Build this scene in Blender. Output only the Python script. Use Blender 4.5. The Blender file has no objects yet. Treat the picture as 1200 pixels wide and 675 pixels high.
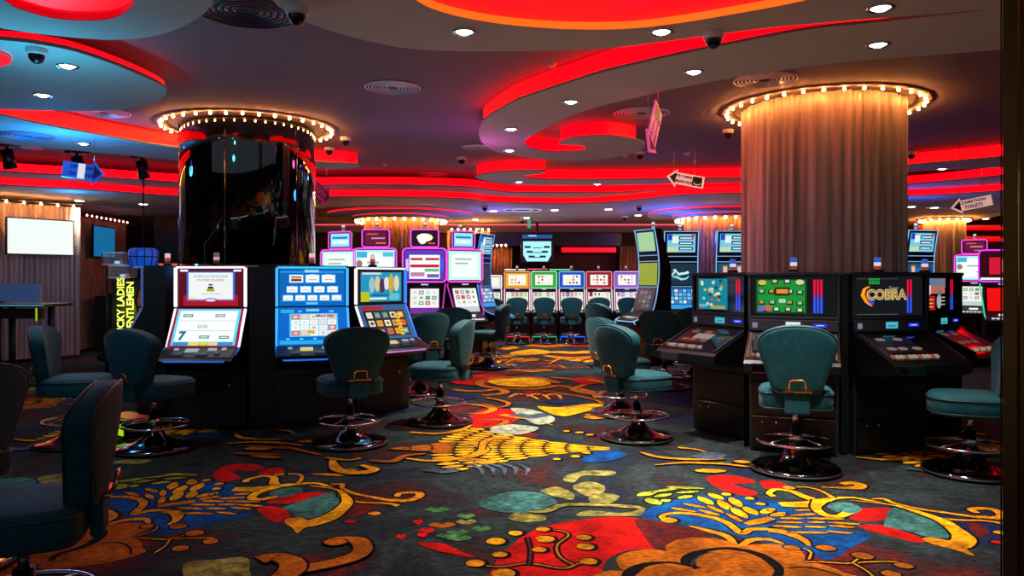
import bpy, bmesh, math, random
from mathutils import Vector, Matrix
from mathutils.geometry import tessellate_polygon
random.seed(7)
PI = math.pi
scn = bpy.context.scene
COL = scn.collection
# ---------------------------------------------------------------- camera, world, exposure
F, CX, HY, HC = 900.0, 600.0, 326.0, 1.45          # focal length in px of a 1200 px frame, horizon row, camera height
cd = bpy.data.cameras.new('camera'); cam = bpy.data.objects.new('camera', cd); COL.objects.link(cam)
cam.location = (0, 0, HC); cam.rotation_euler = (PI/2, 0, 0)
cd.sensor_width = 36; cd.lens = 36*F/1200; cd.shift_y = (HY-337.5)/1200; cd.clip_end = 200; cd.clip_start = .02
scn.camera = cam
w = bpy.data.worlds.new('world'); scn.world = w; w.use_nodes = True
w.node_tree.nodes['Background'].inputs[0].default_value = (.70, .86, 1.0, 1)
w.node_tree.nodes['Background'].inputs[1].default_value = .17
scn.view_settings.view_transform = 'Standard'; scn.view_settings.look = 'None'
scn.view_settings.gamma = 1; scn.view_settings.use_curve_mapping = False
scn.view_settings.exposure = 0.0
SPOT_W = 330; LED_S = 4.2; BULB_S = 230

def add_light(name, kind, loc, energy, color, parent=None, size=.05, **kw):
    l = bpy.data.lights.new(name, kind); l.energy = energy; l.color = color
    if kind in ('POINT', 'SPOT'): l.shadow_soft_size = size
    for k, v in kw.items(): setattr(l, k, v)
    o = bpy.data.objects.new(name, l); COL.objects.link(o); o.location = loc
    if parent: o.parent = parent
    return o

# ---------------------------------------------------------------- materials
def srgb(h):
    h = h.lstrip('#'); v = [int(h[i:i+2], 16)/255 for i in (0, 2, 4)]
    return tuple(c/12.92 if c <= .04045 else ((c+.055)/1.055)**2.4 for c in v)
MATS = {}
def mat(name, col, rough=.5, metal=0., emis=None, es=0., noise=0., nscale=30., stretch=(1, 1, 1), bump=0., spec=.5, sheen=0., col2=None, coat=0., alpha=1., trans=0.):
    if name in MATS: return MATS[name]
    m = bpy.data.materials.new(name); m.use_nodes = True; nt = m.node_tree; b = nt.nodes['Principled BSDF']
    c = srgb(col) if isinstance(col, str) else col
    b.inputs['Base Color'].default_value = (*c, 1); b.inputs['Roughness'].default_value = rough
    b.inputs['Metallic'].default_value = metal; b.inputs['Specular IOR Level'].default_value = spec
    b.inputs['Sheen Weight'].default_value = sheen; b.inputs['Coat Weight'].default_value = coat
    b.inputs['Alpha'].default_value = alpha; b.inputs['Transmission Weight'].default_value = trans
    if emis is not None:
        e = srgb(emis) if isinstance(emis, str) else emis
        b.inputs['Emission Color'].default_value = (*e, 1); b.inputs['Emission Strength'].default_value = es
    if noise > 0 or bump > 0 or col2:
        tc = nt.nodes.new('ShaderNodeTexCoord'); mp = nt.nodes.new('ShaderNodeMapping'); mp.inputs['Scale'].default_value = stretch
        nz = nt.nodes.new('ShaderNodeTexNoise'); nz.inputs['Scale'].default_value = nscale; nz.inputs['Detail'].default_value = 5; nz.inputs['Roughness'].default_value = .65
        nt.links.new(tc.outputs['Object'], mp.inputs[0]); nt.links.new(mp.outputs[0], nz.inputs[0])
        if noise > 0 or col2:
            r = nt.nodes.new('ShaderNodeValToRGB'); r.color_ramp.elements[0].position = .33; r.color_ramp.elements[1].position = .67
            c2 = (srgb(col2) if isinstance(col2, str) else col2) if col2 else tuple(x*(1-noise) for x in c)
            r.color_ramp.elements[0].color = (*c2, 1); r.color_ramp.elements[1].color = (*c, 1)
            nt.links.new(nz.outputs[0], r.inputs[0]); nt.links.new(r.outputs[0], b.inputs['Base Color'])
        if bump > 0:
            bp = nt.nodes.new('ShaderNodeBump'); bp.inputs['Strength'].default_value = bump; bp.inputs['Distance'].default_value = .01
            nt.links.new(nz.outputs[0], bp.inputs['Height']); nt.links.new(bp.outputs[0], b.inputs['Normal'])
    MATS[name] = m; return m
def em(hexcol, s=1.0):
    n = 'lit_%s_%g' % (hexcol.lstrip('#'), s)
    if n in MATS: return MATS[n]
    return mat(n, '#050505', rough=.35, emis=hexcol, es=s)

M_CEIL = mat('ceiling_paint_mauve', '#8c7a86', rough=.75, noise=.06, nscale=2)
M_SLAB = mat('ceiling_paint_grey', '#dad8d2', rough=.75, noise=.04, nscale=2)
M_FASC = mat('fascia_paint_grey', '#9b938c', rough=.7)
M_RED = mat('red_cove_light', '#200204', emis=(1.0, .0, .002), es=LED_S)
M_REDP = mat('red_ceiling_glow', '#300206', emis=(1.0, .0, .006), es=1.6)  # red LED light on the ceiling surface put in as emission
M_ORL = mat('orange_lip_glow', '#b06a30', emis='#ff8020', es=.75)  # orange light falling on the lip put in as emission
M_BLK = mat('black_plastic', '#0a0a0d', rough=.32, noise=.3, nscale=8)
M_BLKM = mat('black_laminate', '#121217', rough=.55, noise=.3, nscale=12)
M_GREY = mat('dark_grey_plastic', '#2a2a33', rough=.4, noise=.2, nscale=15)
M_CHROME = mat('chrome', '#d8d8dc', rough=.12, metal=1)
M_CHRD = mat('dark_chrome', '#6e6a6c', rough=.1, metal=1)
M_GOLD = mat('polished_gold', '#ffc050', rough=.18, metal=1)
M_VEL = mat('teal_velvet', '#09505d', rough=.7, noise=.4, nscale=22, bump=.12, sheen=.06, spec=.25)
M_VELP = mat('teal_piping', '#0a3038', rough=.45, sheen=.05)
M_RUB = mat('black_rubber', '#060606', rough=.6)
M_MIRB = mat('black_mirror_glass', '#08080a', rough=.045, metal=.0, spec=1.0, coat=1.0, noise=.2, nscale=3)
M_BULB = mat('warm_bulb_glass', '#fff0d0', emis='#ff9c48', es=BULB_S)
M_BRASS = mat('aged_brass', '#9a6a30', rough=.3, metal=1, noise=.2, nscale=10)
M_GLASS = mat('clear_glass', '#dfe8f0', rough=.03, alpha=.18)
M_WOOD = mat('dark_walnut', '#3a2018', rough=.45, noise=.4, nscale=6, stretch=(1, 1, 8))
M_CURT = mat('champagne_curtain', '#d4c2b2', rough=.36, metal=.25, col2='#8c7e76', nscale=5, stretch=(3, 3, .12), sheen=.4)
M_CURT2 = mat('bronze_curtain', '#a87858', rough=.45, metal=.35, col2='#5a4034', nscale=9, stretch=(3, 3, .25), sheen=.4)
M_WALL = mat('dark_brown_wall', '#33221f', rough=.7, noise=.3, nscale=3)
M_WHITE = mat('white_enamel', '#d8d8d8', rough=.4)
M_SIGN = mat('sign_white_acrylic', '#f0e6e6', rough=.3, emis='#ffc8c0', es=.5)  # room light on the boards put in as an even glow
M_SIGNB = mat('sign_navy_print', '#1a2438', rough=.4)

# ---------------------------------------------------------------- geometry helpers
def P(px, py, Y): return Vector(((px-CX)*Y/F, Y, HC+(HY-py)*Y/F))
def Pz(px, py, z):
    Y = (z-HC)*F/(HY-py); return Vector(((px-CX)*Y/F, Y, z))
def catmull(pts, n=6, closed=True):
    pts = [Vector(p) for p in pts]; out = []; N = len(pts)
    rng = range(N) if closed else range(N-1)
    for i in rng:
        if closed: p0, p1, p2, p3 = pts[i-1], pts[i], pts[(i+1) % N], pts[(i+2) % N]
        else: p0, p1, p2, p3 = pts[max(i-1, 0)], pts[i], pts[i+1], pts[min(i+2, N-1)]
        for k in range(n):
            t = k/n
            out.append(.5*((2*p1)+(p2-p0)*t+(2*p0-5*p1+4*p2-p3)*t*t+(3*p1-p0-3*p2+p3)*t**3))
    if not closed: out.append(pts[-1])
    return out
class MB:
    def __init__(s): s.v = []; s.f = []; s.m = []; s.sm = []; s.T = Matrix.Identity(4)
    def add(s, vs, fs, m, smooth=False):
        o = len(s.v); s.v += [s.T @ Vector(v) for v in vs]
        for f in fs: s.f.append([o+i for i in f]); s.m.append(m); s.sm.append(smooth)
    def box(s, c, d, m, bev=0., rot=None, taper=None):
        bm = bmesh.new(); bmesh.ops.create_cube(bm, size=1)
        for v in bm.verts:
            v.co = Vector((v.co.x*d[0], v.co.y*d[1], v.co.z*d[2]))
            if taper and v.co.z > 0: v.co.x *= taper[0]; v.co.y *= taper[1]
        if bev: bmesh.ops.bevel(bm, geom=bm.edges[:], offset=bev, segments=2, affect='EDGES', profile=.6)
        R = (rot if rot else Matrix.Identity(3)).to_4x4()
        M = Matrix.Translation(Vector(c)) @ R
        bm.verts.index_update()
        s.add([M @ v.co for v in bm.verts], [[v.index for v in f.verts] for f in bm.faces], m); bm.free()
    def prof(s, pts, x0, x1, m, xs=None):
        """profile in (y,z) extruded along x"""
        n = len(pts); a = [(x0, p[0], p[1]) for p in pts]+[(x1, p[0], p[1]) for p in pts]
        fs = [[i, (i+1) % n, n+(i+1) % n, n+i] for i in range(n)]
        s.add(a, fs+[list(range(n))[::-1], [n+i for i in range(n)]], m)
    def prism(s, pts, z0, z1, m, mside=None):
        n = len(pts); pts = [Vector((p[0], p[1], 0)) for p in pts]
        tris = tessellate_polygon([pts])
        a = [(p.x, p.y, z0) for p in pts]+[(p.x, p.y, z1) for p in pts]
        s.add(a, [list(t) for t in tris]+[[n+i for i in t] for t in tris], m)
        s.add(a, [[i, (i+1) % n, n+(i+1) % n, n+i] for i in range(n)], mside or m)
    def tube(s, pts, r, m, closed=False, n=8, rs=None):
        pts = [Vector(p) for p in pts]; N = len(pts); vs = []; prev = None
        for i, p in enumerate(pts):
            a = pts[i-1] if (i > 0 or closed) else p; b = pts[(i+1) % N] if (i < N-1 or closed) else p
            t = (b-a).normalized()
            if prev is None:
                u = t.orthogonal().normalized()
            else:
                u = (prev-t*prev.dot(t)).normalized()
            prev = u; v = t.cross(u); rr = rs[i] if rs else r
            vs += [p+(u*math.cos(2*PI*k/n)+v*math.sin(2*PI*k/n))*rr for k in range(n)]
        fs = []
        for i in range(N if closed else N-1):
            j = (i+1) % N
            for k in range(n): fs.append([i*n+k, i*n+(k+1) % n, j*n+(k+1) % n, j*n+k])
        if not closed: fs += [list(range(n))[::-1], [(N-1)*n+k for k in range(n)]]
        s.add(vs, fs, m, True)
    def cyl(s, p0, p1, r, m, r1=None, n=16): s.tube([p0, p1], r, m, n=n, rs=[r, r if r1 is None else r1])
    def lathe(s, prof, c, m, n=32, cap=False):
        c = Vector(c); vs = []
        for r, z in prof: vs += [c+Vector((r*math.cos(2*PI*k/n), r*math.sin(2*PI*k/n), z)) for k in range(n)]
        fs = [[i*n+k, i*n+(k+1) % n, (i+1)*n+(k+1) % n, (i+1)*n+k] for i in range(len(prof)-1) for k in range(n)]
        s.add(vs, fs, m, True)
        if cap: s.add(vs[-n:], [list(range(n))], m); s.add(vs[:n], [list(range(n))[::-1]], m)
    def pad(s, outline, prof, mapf, m, dome=.008):
        """cushion: outline 2D closed, prof [(scale, depth)], mapf(u,v,d)->3D"""
        n = len(outline); cu = sum(p[0] for p in outline)/n; cv = sum(p[1] for p in outline)/n; vs = []
        full = [(0.0, prof[0][1]-dome), (.5, prof[0][1]-dome*.8)]+list(prof)+[(.5, prof[-1][1]+dome*.8), (0.0, prof[-1][1]+dome)]
        for sc, d in full: vs += [mapf(cu+(p[0]-cu)*sc, cv+(p[1]-cv)*sc, d) for p in outline]
        L = len(full)
        s.add(vs, [[i*n+k, i*n+(k+1) % n, (i+1)*n+(k+1) % n, (i+1)*n+k] for i in range(L-1) for k in range(n)], m, True)
    def text(s, txt, size, M, m, ext=.002, align='CENTER', bold=0.):
        c = bpy.data.curves.new('t', 'FONT'); c.body = txt; c.size = size; c.align_x = align; c.align_y = 'CENTER'; c.extrude = ext; c.resolution_u = 3; c.offset = bold
        o = bpy.data.objects.new('t', c); COL.objects.link(o)
        me = o.to_mesh(); me.transform(M)
        s.add([v.co.copy() for v in me.vertices], [list(p.vertices) for p in me.polygons], m)
        o.to_mesh_clear(); bpy.data.objects.remove(o); bpy.data.curves.remove(c)
    def build(s, name, parent=None, loc=None, rotz=0):
        me = bpy.data.meshes.new(name); me.from_pydata([tuple(v) for v in s.v], [], s.f)
        ms = []
        for m in s.m:
            if m not in ms: ms.append(m)
        for m in ms: me.materials.append(m)
        idx = {m: i for i, m in enumerate(ms)}
        for p, m, sm in zip(me.polygons, s.m, s.sm): p.material_index = idx[m]; p.use_smooth = sm
        bm = bmesh.new(); bm.from_mesh(me); bmesh.ops.remove_doubles(bm, verts=bm.verts, dist=1e-6); bmesh.ops.recalc_face_normals(bm, faces=bm.faces); bm.to_mesh(me); bm.free()
        o = bpy.data.objects.new(name, me); COL.objects.link(o)
        if parent: o.parent = parent
        if loc is not None: o.location = loc
        o.rotation_euler.z = rotz
        return o
def tag(o, label=None, cat=None, group=None, kind=None):
    if label: o['label'] = label
    if cat: o['category'] = cat
    if group: o['group'] = group
    if kind: o['kind'] = kind
    return o
def empty(name, loc, rz=0, label=None, cat=None, group=None):
    o = bpy.data.objects.new(name, None); COL.objects.link(o); o.location = loc; o.rotation_euler.z = rz; o.empty_display_size = .1
    return tag(o, label, cat, group)
def kids(o): return [c for c in COL.objects if c.parent == o]
def copy_tree(o, parent=None):
    c = o.copy(); COL.objects.link(c); c.parent = parent
    for ch in kids(o): copy_tree(ch, c)
    return c
def rz3(a): return Matrix.Rotation(a, 3, 'Z')
def frame(o, x, y):      # 4x4 whose local XY plane is spanned by x,y with origin o
    x = Vector(x).normalized(); y = Vector(y).normalized(); z = x.cross(y)
    M = Matrix((x, y, z)).transposed().to_4x4(); M.translation = Vector(o); return M

# ---------------------------------------------------------------- ceiling
ZC = 3.23
def inset(pts, d):
    n = len(pts); A = sum(pts[i][0]*pts[(i+1) % n][1]-pts[(i+1) % n][0]*pts[i][1] for i in range(n)); sg = 1 if A > 0 else -1
    out = []
    for i in range(n):
        t = (Vector(pts[(i+1) % n])-Vector(pts[i-1])).to_2d().normalized(); nn = Vector((-t.y, t.x))*sg
        out.append(Vector(pts[i]).to_2d()+nn*d)
    return out
mb = MB(); mb.box((1.5, 11.5, ZC+.15), (34, 25, .3), M_CEIL); tag(mb.build('ceiling'), kind='structure')
def slab(px, z, th=.022, holes=(), led=None, ledmat=M_RED, zled=None, off=.03, sub=5, mslab=M_SLAB, name='ceiling_slab', zt=None):
    """px: outline of the underside seen in the photo; led: list of (i0,i1) control index ranges whose edge carries a cove light"""
    ctrl = [Pz(x, y, z) for x, y in px]
    pts = [p.to_2d() for p in catmull(ctrl, sub)]
    hl = [[p.to_2d() for p in catmull([Pz(x, y, z) for x, y in h], sub)] for h in holes]
    loops = [[p.to_3d() for p in pts]]+[[p.to_3d() for p in h] for h in hl]
    tris = tessellate_polygon(loops); allp = pts+[p for h in hl for p in h]; n = len(allp)
    mb = MB(); a = [(p.x, p.y, z) for p in allp]+[(p.x, p.y, z+th) for p in allp]
    mb.add(a, [list(t) for t in tris]+[[n+i for i in t] for t in tris], mslab)
    o = 0
    for lp in [pts]+hl:
        k = len(lp); mb.add(a, [[o+i, o+(i+1) % k, n+o+(i+1) % k, n+o+i] for i in range(k)], M_FASC); o += k
    root = tag(mb.build(name), kind='structure')
    zt = zt or ZC-.01
    ins = inset(pts, off)
    for i0, i1 in (led or []):
        q = [ins[i % len(ins)] for i in range(i0*sub, i1*sub+1)]
        m2 = MB(); N = len(q)
        m2.add([(p.x, p.y, z+th) for p in q]+[(p.x, p.y, zt) for p in q], [[i, i+1, N+i+1, N+i] for i in range(N-1)], ledmat, True)
        m2.build('cove_light', root)
    return root, hl
# big grey slab, upper left, with red oval recess
sA, hA = slab([(-400, -60), (-80, 22), (-20, 30), (40, 39), (110, 46), (150, 46), (190, 40), (222, 27), (243, 12), (253, -8), (258, -60), (258, -400), (-400, -400)], 3.05,
              holes=[[(0, -12), (10, 4), (30, 13), (60, 21), (95, 24.5), (130, 22), (152, 11), (158, -4), (150, -25), (90, -42), (30, -36)]])
sC, hC = slab([(296, -60), (306, -22), (322, 3), (345, 20), (372, 31), (400, 40), (440, 50), (480, 57), (540, 60), (600, 60), (660, 59), (720, 56), (770, 50), (830, 42), (900, 33), (1000, 24), (1100, 16), (1250, 2), (1500, -30), (1500, -400), (296, -400)], 3.05,
              holes=[[(474, -18), (482, -4), (500, 8), (530, 18), (570, 26), (620, 32), (680, 35), (740, 34), (800, 27), (860, 17), (920, 6), (965, -6), (985, -30), (900, -90), (740, -120), (600, -110), (500, -60)]])
def recess(h, z, zt, mlip, mtop, parent):
    mb = MB(); n = len(h); c = sum((Vector(p) for p in h), Vector((0, 0)))/n
    q = [Vector(p)-(Vector(p)-c).normalized()*.004 for p in h]
    mb.add([(p.x, p.y, z+.002) for p in q]+[(p.x, p.y, zt) for p in q], [[i, (i+1) % n, n+(i+1) % n, n+i] for i in range(n)], mlip, True)
    mb.build('recess_lip', parent)
    m2 = MB(); m2.prism([(c.x+(p.x-c.x)*1.05, c.y+(p.y-c.y)*1.05) for p in q], zt, zt+.02, mtop); m2.build('recess_glow', parent)  # upper ceiling of the recess, its red light put in as glow
recess(hA[0], 3.05, 3.095, mat('red_lip_glow', '#801018', emis=(1, .0, .01), es=.45), M_REDP, sA)  # red light on the oval's lip put in as weak emission
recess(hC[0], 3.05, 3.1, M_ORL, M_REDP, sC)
# teal-lit oval, left
slab([(-160, 36), (-60, 42), (0, 47), (40, 51), (90, 61), (140, 78), (175, 93), (193, 103), (195, 109), (188, 117), (168, 124), (130, 129), (80, 130), (0, 128), (-80, 122), (-220, 95), (-260, 60)], 3.05, th=.03, led=[(0, 9)], off=.02, zt=3.12)
slab([(-40, 64), (-5, 61), (10, 66), (13, 71), (5, 77), (-40, 84), (-80, 74)], 3.03, th=.02, led=[(0, 6)], off=-.005, zt=3.049, mslab=M_REDP, name='ceiling_slab')
# crescent with curled tongue, centre
slab([(572, 137), (601, 120), (633, 108), (664, 98), (705, 85), (747, 75), (800, 63), (850, 53), (900, 43), (960, 33), (1060, 23), (1250, 0), (1500, -30), (1500, 10), (1300, 43), (1175, 58), (1000, 72), (900, 85), (800, 102), (747, 114), (705, 124), (674, 134),
      (649, 145), (630, 155), (615, 166), (622, 174), (643, 178), (664, 178), (680, 177), (686, 174), (682, 171), (655, 169), (664, 164), (678, 161), (705, 159.6), (728, 161), (748, 165), (756, 170), (748, 178), (726, 183), (695, 187.5), (664, 188.6), (632, 186.5), (601, 182), (579, 177), (566, 168), (561, 157), (563, 147)],
     3.05, th=.022, led=[(-1, 13), (17, 36)], off=.035)
# long tapering slab behind the left curl (blue lit)
slab([(-300, 95), (-50, 128), (0, 135), (41, 144), (104, 156), (166, 167), (209, 173), (290, 184), (370, 190), (408, 192), (421, 194), (415, 197), (370, 197), (209, 188), (145, 181.5), (83, 176), (0, 168), (-300, 130)], 3.05, led=[(0, 10)])
# long slab across centre and right
slab([(557, 207), (580, 202), (610, 200.5), (640, 200.5), (632, 204), (612, 207), (640, 210.5), (700, 211), (780, 210), (870, 208.5), (960, 204), (1064, 194), (1175, 184), (1400, 160), (1400, 182), (1175, 196), (1064, 201), (960, 210), (870, 214), (780, 216), (700, 217), (640, 217), (600, 216), (570, 212)], 3.05, led=[(0, 13)])
def big(px, z, led, zt, far=(19, 27)):
    """a level that starts at a curved edge and runs on to the back of the room"""
    ctrl = [Pz(x, y, z) for x, y in px]; pts = [p.to_2d() for p in catmull(ctrl, 5, closed=False)]
    allp = pts+[Vector((pts[-1].x+3, 24)), Vector((pts[0].x-3, 24))]
    mb = MB(); mb.prism([(p.x, p.y) for p in allp], z, z+.022, M_SLAB, M_FASC); root = tag(mb.build('ceiling_slab'), kind='structure')
    q = [p+Vector((0, .04)) for p in pts]; N = len(q); m2 = MB()
    m2.add([(p.x, p.y, z+.022) for p in q]+[(p.x, p.y, zt) for p in q], [[i, i+1, N+i+1, N+i] for i in range(N-1)], M_RED, True)
    m2.build('cove_light', root); return root
big([(-420, 165), (-200, 184), (0, 201), (100, 207), (210, 214), (290, 217), (371, 217.5), (450, 217), (540, 219), (575, 223), (600, 225.5), (660, 226), (720, 226), (770, 223), (870, 220), (960, 219), (1064, 216), (1175, 206), (1400, 185)], 2.99, None, 3.13)
big([(-420, 180), (-200, 201), (0, 217), (100, 222.5), (210, 230), (300, 231), (371, 231), (450, 231), (540, 233), (575, 237), (640, 239), (700, 238), (760, 233), (800, 229), (870, 227), (960, 229), (1064, 230), (1175, 224), (1400, 207)], 2.87, None, 2.98)

# ---------------------------------------------------------------- columns
def bulb_ring(c, r, z, n, label, parent_name='bulb_ring', strength=M_BULB, br=.015):
    t = empty('bulb_ring', (c[0], c[1], z), 0, label, 'light ring')
    m = MB(); m.lathe([(r-.07, 0), (r-.07, -.012), (r+.07, -.012), (r+.07, 0)], (0, 0, 0), M_CEIL, n=64); m.build('rim', t)
    first = None
    for k in range(n):
        a = 2*PI*(k+.5)/n
        if first is None:
            b = MB(); b.lathe([(.0005, -br*1.9), (br*.7, -br*1.6), (br, -br), (br*.8, -br*.3), (br*.5, 0)], (0, 0, 0), strength, n=12); b.lathe([(br*.9, .0), (br*.9, br*.6)], (0, 0, 0), M_BRASS, n=12)
            first = b.build('bulb', t); o = first
        else: o = first.copy(); COL.objects.link(o)
        o.location = (r*math.cos(a), r*math.sin(a), -.024)
    return t
def drape(mb, c, R, z0, z1, m, waves=52, amp=.018, n=520):
    vs = []; H = 9
    for h in range(H+1):
        z = z0+(z1-z0)*h/H
        for k in range(n):
            a = 2*PI*k/n; r = R+amp*(.6+.4*math.sin(a*7))*math.sin(waves*a+1.3*math.sin(a*5))+amp*.6*math.sin(round(waves*.37)*a+2)
            vs.append((c[0]+r*math.cos(a), c[1]+r*math.sin(a), z))
    mb.add(vs, [[i*n+k, i*n+(k+1) % n, (i+1)*n+(k+1) % n, (i+1)*n+k] for i in range(H) for k in range(n)], m, True)
CR = (3.23, 8.0); CL = (-3.10, 9.05)
t = empty('round_column', (CR[0], CR[1], 0), 0, 'thick round column wrapped in champagne pleated curtain with bulbs around its top', 'column')
m = MB(); drape(m, (0, 0), .785, .02, ZC-.01, M_CURT); m.build('curtain', t)
m = MB(); m.lathe([(.80, 0), (.80, .12), (.74, .12)], (0, 0, 0), M_BLKM, n=48); m.lathe([(.72, 0), (.72, ZC)], (0, 0, 0), M_WALL, n=48); m.build('core', t)
bulb_ring(CR, .96, ZC, 34, 'ring of warm bulbs on the ceiling around the curtained right column')
t = empty('mirror_column', (CL[0], CL[1], 0), 0, 'thick round column clad in glossy black mirror beside the left slot machines', 'column')
m = MB(); m.lathe([(.757, .12), (.757, 1.6), (.753, 1.603), (.753, 1.609), (.757, 1.612), (.757, ZC-.01)], (0, 0, 0), M_MIRB, n=64); m.build('cladding', t)
m = MB(); m.lathe([(.775, 0), (.775, .12), (.7, .12)], (0, 0, 0), M_BLKM, n=48); m.build('plinth', t)
for a in (-2.65, -1.57, -.5):
    m = MB(); m.cyl((.76*math.cos(a), .76*math.sin(a), .12), (.76*math.cos(a), .76*math.sin(a), ZC-.02), .006, M_CHRD); m.build('joint_strip', t)
bulb_ring(CL, .955, ZC, 36, 'ring of warm bulbs on the ceiling around the black mirror column')
# two distant columns with stepped red-lit discs
for (X, Y, lb) in ((-2.45, 17.0, 'left'), (4.55, 16.6, 'right')):
    t = empty('round_column', (X, Y, 0), 0, 'distant bronze curtain column rising behind the %s' % ('pink-edged slot machines' if lb == 'left' else 'tall blue slot machines beside the big curtain column'), 'column')
    m = MB(); drape(m, (0, 0), .8, .02, 2.72, M_CURT2, waves=60, n=360); m.build('curtain', t)
    m = MB(); m.lathe([(.74, 0), (.74, 2.72)], (0, 0, 0), M_WALL, n=40); m.build('core', t)
    for R, z0, z1, nm in ((1.6, 2.80, 2.85, 'wide'), (1.08, 2.74, 2.79, 'narrow')):
        m = MB(); m.lathe([(.3, z1), (R, z1), (R, z0), (.3, z0)], (X, Y, 0), M_SLAB, n=64); o = tag(m.build('ceiling_slab'), kind='structure')
        m = MB(); m.lathe([(R-.02, z0+.035), (R-.02, z0+.105)], (X, Y, 0), M_RED, n=64); m.build('cove_light', o)
    bulb_ring((X, Y), .98, 2.74, 30, 'ring of warm bulbs around the distant column behind the %s machines' % ('pink-edged' if lb == 'left' else 'tall blue'), strength=M_BULB, br=.026)
X, Y = 10.3, 18.3
t = empty('round_column', (X, Y, 0), 0, 'slim curtained column far right with glowing bulbs at its top', 'column')
m = MB(); drape(m, (0, 0), .43, .02, 2.80, M_CURT, waves=34, n=200); m.build('curtain', t)
bulb_ring((X, Y), .52, 2.86, 18, 'small ring of warm bulbs above the slim far-right column', br=.026)

# ---------------------------------------------------------------- walls
ZF = 2.87
mb = MB(); mb.box((1.5, 20.9, 1.6), (34, .2, 3.2), M_WALL); tag(mb.build('wall_back'), kind='structure')
mb = MB(); mb.box((-11.2, 11, 1.6), (.2, 22, 3.2), M_WALL); tag(mb.build('wall_left'), kind='structure')
mb = MB(); mb.box((14.6, 11, 1.6), (.2, 22, 3.2), M_WALL); tag(mb.build('wall_right'), kind='structure')
M_BULK = mat('bulkhead_grey', '#7a7068', rough=.7, noise=.1, nscale=2)
mb = MB(); mb.box((1.6, 20.4, 2.76), (13.5, .5, .22), M_BULK); tag(mb.build('trim_1'), kind='structure')
mb = MB(); mb.box((1.6, 20.12, 2.85), (13.5, .05, .03), mat('cornice_lit', '#c08090', emis='#ff5a80', es=.8)); tag(mb.build('trim_2'), kind='structure')  # pink light along the cornice put in as emission
# dark frieze of the far stage with curtain, beam and red strip
t = empty('stage_canopy', (1.0, 19.9, 0), 0, 'dark stage canopy with a red light line above the far low machines', 'stage')
m = MB(); m.box((.05, 0, 2.45), (3.5, .5, .36), M_BLK, bev=.02); m.build('fascia_beam', t)
m = MB(); m.box((.98, -.1, 2.18), (1.4, .06, .12), em('#ff0814', 1.3)); m.build('light_line', t)
m = MB(); m.box((.9, .35, 1.2), (1.8, .2, 2.0), mat('stage_back', '#3a2a26', rough=.8)); m.build('back_panel', t)
m = MB(); m.box((-1.66, .1, 1.25), (.1, .3, 2.5), M_BLKM); m.build('post', t)
m = MB(); m.box((1.8, .1, 1.25), (.14, .3, 2.5), M_BLKM); m.build('post', t)
def curtain_wall(p0, p1, z0, z1, label, m_=M_CURT, amp=.02, pitch=.085):
    p0 = Vector(p0); p1 = Vector(p1); L = (p1-p0).length; d = (p1-p0).normalized(); nn = Vector((d.y, -d.x)); n = int(L/pitch*7)
    mb = MB(); vs = []
    for z in (z0, (z0*2+z1)/3, (z0+2*z1)/3, z1):
        for k in range(n+1):
            s = L*k/n; q = p0+d*s+nn*(amp*math.sin(2*PI*s/pitch+.5*math.sin(z*2+s))+amp*.5*math.sin(s*9))
            vs.append((q.x, q.y, z))
    for z in (z1, (z0+2*z1)/3, (z0*2+z1)/3, z0):
        for k in range(n+1):
            q = p0+d*(L*k/n)-nn*.04; vs.append((q.x, q.y, z))
    N = n+1
    mb.add(vs, [[i*N+k, i*N+k+1, (i+1)*N+k+1, (i+1)*N+k] for i in range(7) for k in range(n)], m_, True)
    return tag(mb.build('curtain_wall'), label, 'curtain')
def bulb_row(p0, p1, z, n, label, r=.02, col='#ff9c48', s=90):
    p0 = Vector(p0); p1 = Vector(p1); c = (p0+p1)/2
    t = empty('bulb_row', (c.x, c.y, z), 0, label, 'light row'); M_ = mat('bulb_'+col[1:], '#fff0d0', emis=col, es=s)
    m = MB(); m.tube([(*(p0-c), .02), (*(p1-c), .02)], .012, M_BLKM); m.build('rail', t); f = None
    for k in range(n):
        q = p0+(p1-p0)*(k+.5)/n-c
        if f is None: b = MB(); b.lathe([(.0005, -r*1.8), (r*.7, -r*1.5), (r, -r), (r*.5, .01)], (0, 0, 0), M_, n=10); f = b.build('bulb', t); o = f
        else: o = f.copy(); COL.objects.link(o)
        o.location = (q.x, q.y, 0)
    return t
curtain_wall((-1.55, 19.75), (-.0, 19.9), .05, 2.26, 'bronze pleated curtain of the far stage left of the hanging monitor', M_CURT2)
bulb_row((-1.45, 19.63), (-.1, 19.63), 2.3, 12, 'row of warm bulbs over the far stage curtain', s=160)
curtain_wall((2.75, 19.6), (4.0, 19.5), .05, 2.26, 'pinkish bronze curtain at the far wall behind the tall machines', M_CURT2)
curtain_wall((-10.2, 10.6), (-7.93, 14.1), .05, 2.74, 'long bronze pleated curtain wall behind the white television', M_CURT)
bulb_row((-10.1, 10.5), (-7.85, 14.0), 2.76, 15, 'row of warm bulbs above the bronze curtain at far left', s=55)
curtain_wall((-8.45, 14.9), (-8.67, 17.2), .05, 2.66, 'dim curtain wall behind the blue television', M_CURT2)
bulb_row((-8.35, 15.0), (-8.57, 17.2), 2.7, 10, 'row of small pink bulbs above the dim curtain at left', r=.018, col='#ff9090', s=12)
bulb_row((-1.55, 18.8), (-.5, 19.0), 2.66, 7, 'short row of bulbs behind the blue-edged slanted machine', s=150)
curtain_wall((-1.6, 18.9), (-.55, 19.1), .05, 2.62, 'golden curtain strip between the distant column and the far stage', M_CURT)
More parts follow.
